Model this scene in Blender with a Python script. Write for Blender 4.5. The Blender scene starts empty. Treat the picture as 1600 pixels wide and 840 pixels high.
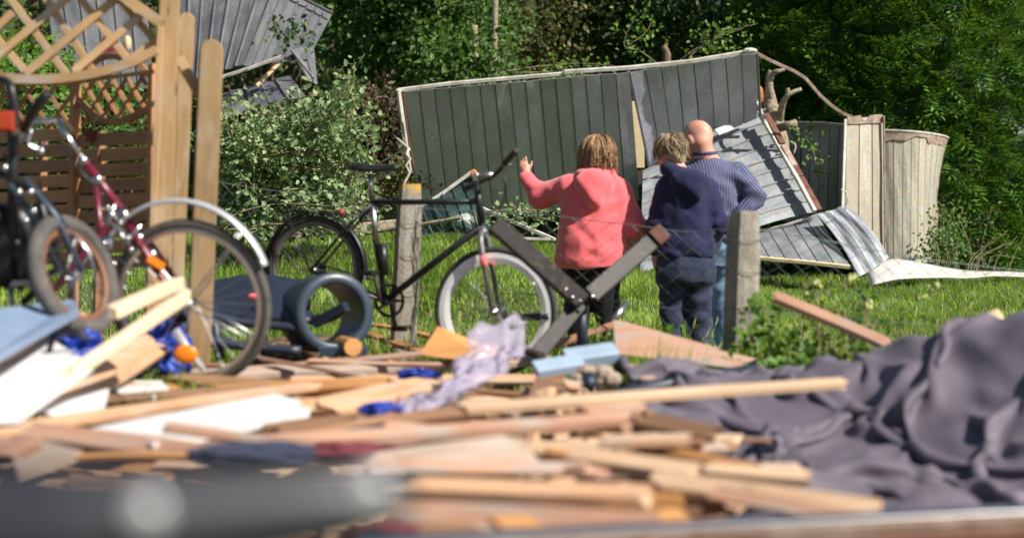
import bpy, math, random
import numpy as np
from mathutils import Vector, Matrix, Quaternion

random.seed(7)
RNG = np.random.default_rng(11)
scene = bpy.context.scene
COL = scene.collection

# ------------------------------------------------------------------ camera, sky, sun, exposure
F = 2600.0            # focal length in pixels of the 1600 px wide photograph
CX, HY, CH = 800.0, 323.0, 1.07   # principal column, horizon row, eye height
cam_d = bpy.data.cameras.new('camera')
cam = bpy.data.objects.new('camera', cam_d)
COL.objects.link(cam)
cam.location = (0, 0, CH)
cam.rotation_euler = (math.radians(90), 0, 0)
cam_d.sensor_width = 36
cam_d.lens = F / 1600 * 36
cam_d.shift_y = -(420 - HY) / 1600
cam_d.clip_start = 0.05
cam_d.clip_end = 2000
cam_d.dof.use_dof = True
cam_d.dof.focus_distance = 15.5
cam_d.dof.aperture_fstop = 1.5
scene.camera = cam

SUN = Vector((0.66, -0.42, 0.72)).normalized()
elev = math.asin(SUN.z)
world = bpy.data.worlds.new('World')
scene.world = world
world.use_nodes = True
nt = world.node_tree
bg = nt.nodes['Background']
sky = nt.nodes.new('ShaderNodeTexSky')
sky.sky_type = 'NISHITA'
sky.sun_disc = False
sky.sun_elevation = elev
sky.sun_rotation = math.atan2(SUN.x, SUN.y)
nt.links.new(sky.outputs[0], bg.inputs[0])
bg.inputs[1].default_value = 0.055
sl = bpy.data.lights.new('sun', 'SUN')
so = bpy.data.objects.new('sun', sl)
COL.objects.link(so)
so.location = (30, -20, 40)
so.rotation_euler = SUN.to_track_quat('Z', 'Y').to_euler()
sl.energy = 5.0
sl.angle = math.radians(0.5)
sl.color = (1.0, 0.94, 0.84)
scene.view_settings.view_transform = 'Standard'
scene.view_settings.look = 'None'
scene.view_settings.exposure = 0.55
scene.view_settings.gamma = 1
scene.render.film_transparent = False
try:
    scene.cycles.max_bounces = 8
    scene.cycles.transparent_max_bounces = 12
except Exception:
    pass

# ------------------------------------------------------------------ small maths
def W(px, py, d):
    """point seen at that pixel of the photograph, d metres ahead"""
    return Vector(((px - CX) * d / F, d, CH - (py - HY) * d / F))

def G(px, py, z):
    """point seen at that pixel, at height z"""
    return W(px, py, F * (CH - z) / (py - HY))

def sstep(a, b, x):
    t = np.clip((x - a) / (b - a), 0, 1)
    return t * t * (3 - 2 * t)

def ground_z(x, y):
    r = sstep(10.5, 20.0, y)
    side = 0.66 + (0.10 - 0.66) * sstep(-1.0, 2.6, x)
    return r * side + 0.02 * np.sin(x * 1.7 + y * .9) * sstep(8, 12, y)

def hash3(i, j, k):
    n = (i * 374761393 + j * 668265263 + k * 2147483647) & 0xffffffff
    n = ((n ^ (n >> 13)) * 1274126177) & 0xffffffff
    return ((n ^ (n >> 16)) & 0xffff) / 65535.0

def vnoise(P):
    P = np.asarray(P, float)
    I = np.floor(P).astype(np.int64)
    f = P - I
    f = f * f * (3 - 2 * f)
    r = 0
    for a in (0, 1):
        for b in (0, 1):
            for c in (0, 1):
                w = (f[:, 0] if a else 1 - f[:, 0]) * (f[:, 1] if b else 1 - f[:, 1]) * (f[:, 2] if c else 1 - f[:, 2])
                r = r + w * hash3(I[:, 0] + a, I[:, 1] + b, I[:, 2] + c)
    return r * 2 - 1

# ------------------------------------------------------------------ materials
def srgb(r, g, b):
    f = lambda c: (c / 255 / 12.92) if c / 255 <= .04045 else ((c / 255 + .055) / 1.055) ** 2.4
    return (f(r), f(g), f(b))

class NB:
    def __init__(s, name):
        s.m = bpy.data.materials.new(name)
        s.m.use_nodes = True
        s.t = s.m.node_tree
        s.p = s.t.nodes['Principled BSDF']
        s.out = s.t.nodes['Material Output']
    def n(s, typ, ins=None, **kw):
        nd = s.t.nodes.new(typ)
        for k, v in kw.items():
            setattr(nd, k, v)
        for k, v in (ins or {}).items():
            if hasattr(v, 'is_output') or isinstance(v, bpy.types.NodeSocket):
                s.t.links.new(v, nd.inputs[k])
            else:
                nd.inputs[k].default_value = v
        return nd
    def link(s, a, b):
        s.t.links.new(a, b)
    def coords(s, stretch=(1, 1, 1), kind='Object', rnd=0.0):
        tc = s.n('ShaderNodeTexCoord')
        mp = s.n('ShaderNodeMapping', {'Vector': tc.outputs[kind], 'Scale': stretch})
        if rnd:
            oi = s.n('ShaderNodeObjectInfo')
            mul = s.n('ShaderNodeMath', {0: oi.outputs['Random'], 1: rnd}, operation='MULTIPLY')
            cb = s.n('ShaderNodeCombineXYZ', {0: mul.outputs[0], 1: mul.outputs[0], 2: mul.outputs[0]})
            s.link(cb.outputs[0], mp.inputs['Location'])
        return mp.outputs[0]
    def noise(s, vec, scale, detail=4, rough=.55, dist=0):
        return s.n('ShaderNodeTexNoise', {'Vector': vec, 'Scale': scale, 'Detail': detail, 'Roughness': rough, 'Distortion': dist}).outputs['Fac']
    def ramp(s, fac, stops):
        r = s.n('ShaderNodeValToRGB', {'Fac': fac})
        e = r.color_ramp.elements
        while len(e) < len(stops):
            e.new(0.5)
        for el, (p, c) in zip(e, stops):
            el.position = p
            el.color = (*c, 1) if len(c) == 3 else c
        return r.outputs['Color']
    def mix(s, fac, a, b, blend='MIX'):
        m = s.n('ShaderNodeMix', data_type='RGBA', blend_type=blend)
        for sock, v in ((m.inputs[0], fac), (m.inputs[6], a), (m.inputs[7], b)):
            if isinstance(v, bpy.types.NodeSocket):
                s.link(v, sock)
            elif isinstance(v, (int, float)):
                sock.default_value = v
            else:
                sock.default_value = (*v, 1) if len(v) == 3 else v
        return m.outputs[2]
    def objvar(s, col, amt, island=False):
        if island:
            r = s.n('ShaderNodeNewGeometry').outputs['Random Per Island']
        else:
            r = s.n('ShaderNodeObjectInfo').outputs['Random']
        mr = s.n('ShaderNodeMapRange', {'Value': r, 'To Min': 1 - amt, 'To Max': 1 + amt})
        h = s.n('ShaderNodeHueSaturation', {'Value': mr.outputs[0], 'Color': col})
        return h.outputs['Color']
    def bump(s, fac, strength=.3, dist=.01):
        b = s.n('ShaderNodeBump', {'Height': fac, 'Strength': strength, 'Distance': dist})
        s.link(b.outputs[0], s.p.inputs['Normal'])
    def done(s, col, rough=.6, metal=0.0, spec=None, **kw):
        if isinstance(col, bpy.types.NodeSocket):
            s.link(col, s.p.inputs['Base Color'])
        else:
            s.p.inputs['Base Color'].default_value = (*col, 1)
        if isinstance(rough, bpy.types.NodeSocket):
            s.link(rough, s.p.inputs['Roughness'])
        else:
            s.p.inputs['Roughness'].default_value = rough
        s.p.inputs['Metallic'].default_value = metal
        if spec is not None:
            s.p.inputs['Specular IOR Level'].default_value = spec
        for k, v in kw.items():
            s.p.inputs[k].default_value = v
        return s.m

MAT = {}
def wood(name, c1, c2, rough=.7, knots=True, var=.22, wear=None):
    b = NB(name)
    v = b.coords((1.0, 14, 14), rnd=37)
    g = b.noise(v, 2.2, 6, .65, .6)
    v2 = b.coords((.9, 3, 3), rnd=19)
    big = b.noise(v2, 2.0, 3)
    col = b.ramp(g, [(.28, c2), (.5, tuple((x + y) / 2 for x, y in zip(c1, c2))), (.7, c1)])
    col = b.mix(b.ramp(big, [(.35, (0, 0, 0)), (.7, (1, 1, 1))]), col, tuple(x * 1.12 for x in c1))
    if wear:
        w = b.noise(b.coords((1.2, 4, 4), rnd=53), 3.5, 5)
        col = b.mix(b.ramp(w, [(.48, (0, 0, 0)), (.66, (1, 1, 1))]), col, wear)
    if knots:
        k = b.n('ShaderNodeTexVoronoi', {'Vector': b.coords((1.3, 5, 5), rnd=29), 'Scale': 2.0}).outputs['Distance']
        col = b.mix(b.ramp(k, [(.05, (.75, .75, .75)), (.12, (0, 0, 0))]), col, tuple(x * .35 for x in c2))
    col = b.objvar(col, var)
    b.bump(g, .35, .004)
    return b.done(col, rough)

MAT['wood_fresh'] = wood('wood_fresh', (.58, .345, .20), (.36, .19, .10), wear=(.50, .36, .26))
MAT['wood_pale'] = wood('wood_pale', (.68, .48, .31), (.50, .31, .18), var=.15)
MAT['wood_cream'] = wood('wood_cream', (.72, .58, .40), (.55, .41, .26), var=.08)
MAT['paint_denim'] = None
MAT['wood_pink'] = wood('wood_pink', (.46, .26, .17), (.27, .14, .09), wear=(.38, .31, .26))
MAT['wood_brown'] = wood('wood_brown', (.27, .145, .075), (.15, .075, .04))
MAT['wood_orange'] = wood('wood_orange', (.52, .26, .085), (.33, .14, .045))
MAT['wood_grey'] = wood('wood_grey', (.37, .28, .215), (.23, .165, .12), wear=(.36, .31, .27))
MAT['wood_treated'] = wood('wood_treated', (.33, .215, .10), (.18, .11, .048), var=.16, wear=(.36, .28, .18))
MAT['wood_lattice'] = wood('wood_lattice', (.50, .32, .155), (.30, .175, .08), var=.15, wear=(.44, .37, .29))
MAT['wood_dark_fence'] = wood('wood_dark_fence', (.42, .205, .10), (.27, .12, .055), var=.3)
MAT['wood_dark'] = wood('wood_dark', (.06, .042, .03), (.03, .02, .015))

def plain(name, c, rough=.5, metal=0.0, var=.15, scale=12, bump=.1, bscale=60, spec=None, ovar=0.0, c2=None, **kw):
    b = NB(name)
    v = b.coords(rnd=11)
    n = b.noise(v, scale, 5)
    c2 = c2 or tuple(x * (1 - 2 * var) for x in c)
    col = b.ramp(n, [(.3, c2), (.68, c)])
    if ovar:
        col = b.objvar(col, ovar)
    if bump:
        b.bump(b.noise(v, bscale, 3), bump, .005)
    return b.done(col, rough, metal, spec, **kw)

MAT['paint_white'] = plain('paint_white', (.80, .80, .79), .45, scale=5, var=.05)
MAT['paint_blue'] = plain('paint_blue', (.36, .47, .60), .5, scale=6, var=.08)
MAT['paint_denim'] = plain('paint_denim', (.22, .30, .44), .5, scale=6, var=.08)
MAT['paint_black'] = plain('paint_black', (.018, .018, .02), .35, scale=20, spec=.5)
def scratched():
    b = NB('paint_dark')
    n = b.noise(b.coords((6, 6, 6), rnd=7), 3.0, 6, .7, 1.5)
    n2 = b.noise(b.coords((1, 1, 1), rnd=3), 5, 4)
    col = b.ramp(n2, [(.3, (.020, .018, .018)), (.7, (.05, .045, .044))])
    col = b.mix(b.ramp(n, [(.56, (0, 0, 0)), (.68, (.8, .8, .8))]), col, (.15, .10, .065))
    b.bump(n, .3, .004)
    return b.done(col, .55, 0, .3)
MAT['paint_dark'] = scratched()
MAT['paint_burgundy'] = plain('paint_burgundy', (.17, .012, .035), .3, spec=.6, var=.1, bump=0)
MAT['paint_slate'] = plain('paint_slate', (.022, .032, .055), .45, var=.12, scale=6)
MAT['paint_bluegrey'] = plain('paint_bluegrey', (.045, .065, .095), .35, var=.1, spec=.5)
MAT['chrome'] = plain('chrome', (.62, .62, .63), .22, 1.0, var=.1, bump=.05)
MAT['aluminium'] = plain('aluminium', (.60, .61, .62), .36, 1.0, var=.08, bump=.05)
MAT['alu_pale'] = plain('alu_pale', (.72, .73, .74), .33, .5, var=.06, bump=.05)
MAT['rubber'] = plain('rubber', (.05, .048, .046), .75, scale=30, c2=(.032, .03, .03), bump=.3)
MAT['rubber_dusty'] = plain('rubber_dusty', (.12, .108, .10), .85, scale=14, c2=(.05, .047, .045), bump=.3)
MAT['tan_wall'] = plain('tan_wall', (.22, .095, .05), .6)
MAT['black_plastic'] = plain('black_plastic', (.014, .014, .016), .38, bump=.1)
MAT['tube_plastic'] = plain('tube_plastic', (.034, .036, .045), .40, bump=0, scale=4)
MAT['reflector'] = plain('reflector', (.85, .22, .01), .2, var=.05)
MAT['red_plastic'] = plain('red_plastic', (.42, .05, .02), .4)
MAT['rim_white'] = plain('rim_white', (.92, .92, .91), .35, var=.03, bump=0)
MAT['blue_bag'] = plain('blue_bag', (.010, .055, .42), .45, c2=(.004, .02, .20), bump=.5, bscale=14)
MAT['maroon'] = plain('maroon', (.20, .03, .04), .7)
MAT['trim_white'] = plain('trim_white', (.72, .70, .66), .5, scale=8, c2=(.42, .36, .30))
MAT['trim_brown'] = plain('trim_brown', (.42, .34, .28), .6, scale=10, c2=(.20, .11, .075))
MAT['rust'] = plain('rust', (.17, .07, .045), .8, scale=14, c2=(.10, .035, .025))
MAT['cream_board'] = plain('cream_board', (.72, .58, .34), .7, var=.08)
MAT['eye'] = plain('eye', (.7, .68, .65), .2, bump=0)
MAT['shoe'] = plain('shoe', (.03, .028, .026), .6)
MAT['fence_wire'] = plain('fence_wire', (.16, .22, .19), .5, scale=20, c2=(.14, .15, .14))
MAT['wire_grey'] = plain('wire_grey', (.25, .25, .24), .5, .6)

def metal_sheet(name, c1, c2, c3, rough=.5, metal=.35, stain=None):
    b = NB(name)
    v = b.coords(rnd=5)
    sp = b.n('ShaderNodeTexVoronoi', {'Vector': v, 'Scale': 34.0}, feature='F1').outputs['Color']
    bw = b.n('ShaderNodeSeparateColor', {0: sp}).outputs[0]
    n1 = b.noise(b.coords((1, 1, .35), rnd=9), 2.6, 6, .6)
    n2 = b.noise(v, 9, 5, .6)
    col = b.ramp(n1, [(.3, c2), (.52, c1), (.72, c3)])
    col = b.mix(.16, col, sp, 'OVERLAY')
    spk = b.ramp(n2, [(.60, (0, 0, 0)), (.74, (1, 1, 1))])
    sfac = b.n('ShaderNodeMath', {0: spk, 1: .45}, operation='MULTIPLY').outputs[0]
    col = b.mix(sfac, col, c3)
    if stain:
        n3 = b.noise(b.coords((1, 1, .5), rnd=3), 1.6, 5, .6)
        col = b.mix(b.ramp(n3, [(.50, (0, 0, 0)), (.64, (.75, .75, .75))]), col, stain)
    col = b.objvar(col, .13)
    b.bump(n1, .12, .03)
    rr = b.n('ShaderNodeMapRange', {'Value': n2, 'To Min': rough - .1, 'To Max': rough + .15}).outputs[0]
    return b.done(col, rr, metal)

MAT['galv'] = metal_sheet('galvanised_sheet', (.50, .475, .58), (.39, .37, .46), (.61, .58, .68), .45, .1, stain=(.44, .42, .44))
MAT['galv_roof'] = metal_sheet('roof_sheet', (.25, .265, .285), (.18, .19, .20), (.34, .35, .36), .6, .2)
MAT['galv_bright'] = metal_sheet('bright_sheet', (.52, .54, .57), (.40, .42, .45), (.68, .70, .73), .5, .1)
MAT['beige_sheet'] = metal_sheet('beige_sheet', (.42, .39, .325), (.33, .30, .24), (.49, .46, .39), .65, .05, stain=(.38, .33, .25))
MAT['slate_sheet'] = metal_sheet('slate_sheet', (.13, .135, .145), (.085, .09, .10), (.18, .185, .195), .6, .1)
MAT['white_sheet'] = metal_sheet('white_sheet', (.72, .71, .67), (.60, .58, .53), (.80, .79, .76), .6, .05)
MAT['green_sheet'] = metal_sheet('green_sheet', (.030, .062, .055), (.015, .035, .032), (.06, .11, .10), .35, .1)

def concrete():
    b = NB('concrete')
    v = b.coords()
    n = b.noise(v, 8, 6, .65)
    n2 = b.noise(v, 70, 3, .6)
    col = b.ramp(n, [(.3, (.20, .175, .14)), (.55, (.34, .31, .265)), (.75, (.44, .41, .36))])
    col = b.mix(.35, col, b.ramp(n2, [(.35, (.10, .09, .08)), (.65, (.55, .53, .48))]), 'OVERLAY')
    b.bump(n2, .6, .01)
    return b.done(col, .9)
MAT['concrete'] = concrete()
def concrete_lichen():
    m = concrete(); m.name = 'concrete_lichen'; t = m.node_tree; p = t.nodes['Principled BSDF']
    src = p.inputs['Base Color'].links[0].from_socket
    tc = t.nodes.new('ShaderNodeTexCoord'); sx = t.nodes.new('ShaderNodeSeparateXYZ'); t.links.new(tc.outputs['Object'], sx.inputs[0])
    n = t.nodes.new('ShaderNodeTexNoise'); n.inputs['Scale'].default_value = 15; n.inputs['Detail'].default_value = 5; t.links.new(tc.outputs['Object'], n.inputs['Vector'])
    mr = t.nodes.new('ShaderNodeMapRange'); mr.inputs['From Min'].default_value = 1.02; mr.inputs['From Max'].default_value = 1.36; t.links.new(sx.outputs[2], mr.inputs['Value'])
    ad = t.nodes.new('ShaderNodeMath'); ad.operation = 'ADD'; t.links.new(mr.outputs[0], ad.inputs[0]); t.links.new(n.outputs['Fac'], ad.inputs[1])
    r = t.nodes.new('ShaderNodeValToRGB'); r.color_ramp.elements[0].position = .86; r.color_ramp.elements[1].position = 1.0; t.links.new(ad.outputs[0], r.inputs[0])
    mx = t.nodes.new('ShaderNodeMix'); mx.data_type = 'RGBA'; t.links.new(r.outputs[0], mx.inputs[0]); t.links.new(src, mx.inputs[6]); mx.inputs[7].default_value = (.50, .31, .08, 1)
    t.links.new(mx.outputs[2], p.inputs['Base Color'])
    return m
MAT['concrete_lichen'] = concrete_lichen()
MAT['lichen'] = plain('lichen', (.60, .36, .045), .9, scale=26, c2=(.36, .31, .20), bump=.6)

def cloth(name, c, c2, scale=120, rough=.9, sheen=.3, fold=.25, fs=7):
    b = NB(name)
    v = b.coords()
    n = b.noise(v, scale, 3, .6)
    nf = b.noise(v, fs, 3, .5, .4)
    col = b.ramp(n, [(.3, c2), (.7, c)])
    add = b.n('ShaderNodeMath', {0: n, 1: nf}, operation='ADD').outputs[0]
    b.bump(add, fold, .02)
    m = b.done(col, rough, 0, .2)
    b.p.inputs['Sheen Weight'].default_value = sheen
    b.p.inputs['Sheen Roughness'].default_value = .6
    return m
MAT['pink_fleece'] = cloth('pink_fleece', (.93, .165, .185), (.80, .11, .13), sheen=.35)
MAT['navy_cotton'] = cloth('navy_cotton', (.026, .028, .085), (.015, .017, .055), fold=.35, sheen=.08)
MAT['navy_pants'] = cloth('navy_pants', (.040, .048, .095), (.026, .032, .068), fold=.35, sheen=.08)
MAT['black_cloth'] = cloth('black_cloth', (.010, .010, .012), (.006, .006, .007), sheen=.1)
def denim():
    b = NB('denim')
    v = b.coords()
    n = b.noise(v, 5, 4)
    n2 = b.noise(b.coords((1, 1, .15)), 90, 3)
    col = b.ramp(n, [(.3, (.085, .17, .33)), (.7, (.24, .36, .54))])
    col = b.mix(.3, col, b.ramp(n2, [(.4, (.06, .11, .22)), (.7, (.42, .52, .66))]))
    b.bump(n, .5, .02)
    return b.done(col, .85)
MAT['denim'] = denim()
def striped():
    b = NB('striped_shirt')
    tc = b.n('ShaderNodeTexCoord')
    w = b.n('ShaderNodeTexWave', {'Vector': tc.outputs['UV'], 'Scale': 1.0, 'Distortion': 0.0}, wave_type='BANDS', bands_direction='X', wave_profile='SIN')
    col = b.ramp(w.outputs['Fac'], [(.40, (.045, .054, .13)), (.85, (.16, .17, .265))])
    b.bump(b.noise(b.coords(), 9, 3), .3, .02)
    return b.done(col, .85)
MAT['striped_shirt'] = striped()
def skin():
    b = NB('skin')
    n = b.noise(b.coords(), 14, 4)
    col = b.ramp(n, [(.3, (.56, .26, .185)), (.7, (.69, .37, .27))])
    b.p.inputs['Subsurface Weight'].default_value = .12
    b.p.inputs['Subsurface Radius'].default_value = (.02, .008, .004)
    return b.done(col, .5)
MAT['skin'] = skin()
def hairm(name, c1, c2):
    b = NB(name)
    n = b.noise(b.coords((1, 1, .18)), 85, 4, .7)
    col = b.ramp(n, [(.36, c2), (.62, c1)])
    col = b.objvar(col, .28, island=True)
    b.bump(n, .5, .01)
    return b.done(col, .5, 0, .35)
MAT['hair_brown'] = hairm('hair_brown', (.42, .26, .135), (.19, .10, .048))
MAT['hair_blond'] = hairm('hair_blond', (.50, .38, .24), (.19, .125, .07))
MAT['hair_grey'] = hairm('hair_grey', (.5, .45, .4), (.3, .27, .24))

def leafm(name, stops, transl=.35, rough=.5, ns=1.2, gloss=.4):
    """stops: colour ramp over a per leaf random number mixed with a clump noise"""
    b = NB(name)
    isl = b.n('ShaderNodeNewGeometry').outputs['Random Per Island']
    nz = b.noise(b.coords(), ns, 3)
    ad = b.n('ShaderNodeMath', {0: isl, 1: nz}, operation='ADD').outputs[0]
    hf = b.n('ShaderNodeMath', {0: ad, 1: .5}, operation='MULTIPLY').outputs[0]
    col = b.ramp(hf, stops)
    m = b.done(col, rough, 0, gloss)
    tr = b.n('ShaderNodeBsdfTranslucent', {'Color': b.mix(.45, col, (.28, .42, .03))})
    mx = b.n('ShaderNodeMixShader', {0: transl, 1: b.p.outputs[0], 2: tr.outputs[0]})
    b.link(mx.outputs[0], b.out.inputs['Surface'])
    return m
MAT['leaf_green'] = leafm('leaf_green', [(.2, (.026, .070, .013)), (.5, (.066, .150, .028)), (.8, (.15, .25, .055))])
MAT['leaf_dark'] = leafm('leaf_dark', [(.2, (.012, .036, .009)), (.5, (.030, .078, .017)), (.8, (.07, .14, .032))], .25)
MAT['leaf_olive'] = leafm('leaf_olive', [(.2, (.05, .055, .015)), (.5, (.10, .10, .03)), (.8, (.20, .17, .06))])
MAT['leaf_brown'] = leafm('leaf_brown', [(.2, (.025, .018, .010)), (.5, (.055, .038, .018)), (.8, (.11, .08, .04))], .15)
MAT['leaf_silver'] = leafm('leaf_silver', [(.2, (.075, .13, .04)), (.42, (.175, .26, .105)), (.8, (.33, .43, .22))], .25, .55)
MAT['leaf_bright'] = leafm('leaf_bright', [(.2, (.06, .15, .015)), (.5, (.12, .24, .03)), (.8, (.22, .34, .06))], .4)
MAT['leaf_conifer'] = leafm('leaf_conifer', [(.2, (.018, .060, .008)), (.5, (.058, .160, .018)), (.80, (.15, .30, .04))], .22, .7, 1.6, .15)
MAT['grass_blade'] = leafm('grass_blade', [(.20, (.11, .19, .022)), (.45, (.24, .40, .045)), (.66, (.37, .52, .085)), (.84, (.58, .54, .25))], .5, .5, 1.1, .25)
MAT['bark'] = plain('bark', (.20, .15, .10), .9, scale=14, c2=(.085, .06, .04), bump=.8, bscale=24)
MAT['bark_grey'] = plain('bark_grey', (.44, .37, .26), .9, scale=26, c2=(.13, .10, .07), bump=.9, bscale=30)
MAT['twig'] = plain('twig', (.36, .31, .17), .8, c2=(.18, .14, .08))
MAT['broken_wood'] = plain('broken_wood', (.62, .26, .11), .8, c2=(.4, .14, .06))
MAT['flower'] = plain('flower', (.55, .60, .22), .8, scale=40)
MAT['ground'] = None
def groundm():
    b = NB('ground_soil')
    v = b.coords()
    n = b.noise(v, 1.6, 6, .6)
    n2 = b.noise(v, 22, 5, .65)
    col = b.ramp(n, [(.35, (.035, .055, .014)), (.55, (.06, .095, .02)), (.75, (.085, .075, .035))])
    col = b.mix(.4, col, b.ramp(n2, [(.3, (.03, .03, .012)), (.7, (.10, .13, .04))]))
    b.bump(n2, .8, .04)
    return b.done(col, .95)
MAT['ground'] = groundm()
def rubblem():
    b = NB('rubble')
    v = b.coords()
    n = b.noise(v, 9, 6, .7)
    n2 = b.n('ShaderNodeTexVoronoi', {'Vector': b.coords((1, 2.5, 1)), 'Scale': 26.0}).outputs['Color']
    sep = b.n('ShaderNodeSeparateColor', {0: n2}).outputs[0]
    col = b.ramp(sep, [(.1, (.035, .022, .015)), (.4, (.12, .065, .035)), (.7, (.26, .15, .085)), (.95, (.42, .28, .17))])
    col = b.mix(b.ramp(n, [(.4, (0, 0, 0)), (.7, (.7, .7, .7))]), col, (.05, .035, .025))
    b.bump(n, .9, .05)
    return b.done(col, .95)
MAT['rubble'] = rubblem()
def tarpm():
    b = NB('tarp_cloth')
    v = b.coords()
    n = b.noise(v, 3, 5)
    wv = b.n('ShaderNodeTexWave', {'Vector': b.coords((1, 1, 1)), 'Scale': 40.0, 'Distortion': 1.0}).outputs['Fac']
    col = b.ramp(n, [(.3, (.094, .080, .104)), (.7, (.152, .130, .165))])
    b.bump(b.noise(v, 26, 4), .12, .02)
    m = b.done(col, .62, 0, .35)
    b.p.inputs['Sheen Weight'].default_value = .05
    return m
MAT['tarp'] = tarpm()
def filmm():
    b = NB('plastic_film')
    n = b.noise(b.coords(), 9, 4)
    b.bump(n, .8, .03)
    m = b.done((.58, .53, .64), .25, 0, .5)
    tr = b.n('ShaderNodeBsdfTransparent', {'Color': (.9, .88, .95, 1)})
    mx = b.n('ShaderNodeMixShader', {0: .62, 1: b.p.outputs[0], 2: tr.outputs[0]})
    b.link(mx.outputs[0], b.out.inputs['Surface'])
    return m
MAT['film'] = filmm()

# ------------------------------------------------------------------ objects
def tag(o, label=None, cat=None, group=None, kind=None):
    if label: o['label'] = label
    if cat: o['category'] = cat
    if group: o['group'] = group
    if kind: o['kind'] = kind
    return o

def root_loc(o):
    l = Vector((0, 0, 0))
    while o is not None:
        l = l + o.location
        o = o.parent
    return l

def np_mesh(name, V, Fc, smooth=False):
    V = np.asarray(V, dtype=np.float32).reshape(-1, 3)
    me = bpy.data.meshes.new(name)
    if isinstance(Fc, np.ndarray):
        k = Fc.shape[1]
        me.vertices.add(len(V)); me.vertices.foreach_set('co', V.ravel())
        me.loops.add(Fc.size); me.loops.foreach_set('vertex_index', Fc.astype(np.int32).ravel())
        me.polygons.add(len(Fc))
        me.polygons.foreach_set('loop_start', np.arange(0, Fc.size, k, dtype=np.int32))
        me.polygons.foreach_set('loop_total', np.full(len(Fc), k, dtype=np.int32))
        if smooth:
            me.polygons.foreach_set('use_smooth', np.ones(len(Fc), dtype=bool))
        me.update(calc_edges=True)
        me.validate()
    else:
        me.from_pydata([tuple(map(float, v)) for v in V], [], [tuple(f) for f in Fc])
        if smooth:
            me.polygons.foreach_set('use_smooth', [True] * len(me.polygons))
        me.update()
    return me

def link(name, me, mat, parent=None, loc=None):
    if mat is not None:
        me.materials.append(MAT[mat] if isinstance(mat, str) else mat)
    o = bpy.data.objects.new(name, me)
    COL.objects.link(o)
    if parent is not None:
        o.parent = parent
    if loc is not None:
        o.location = loc
    return o

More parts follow.
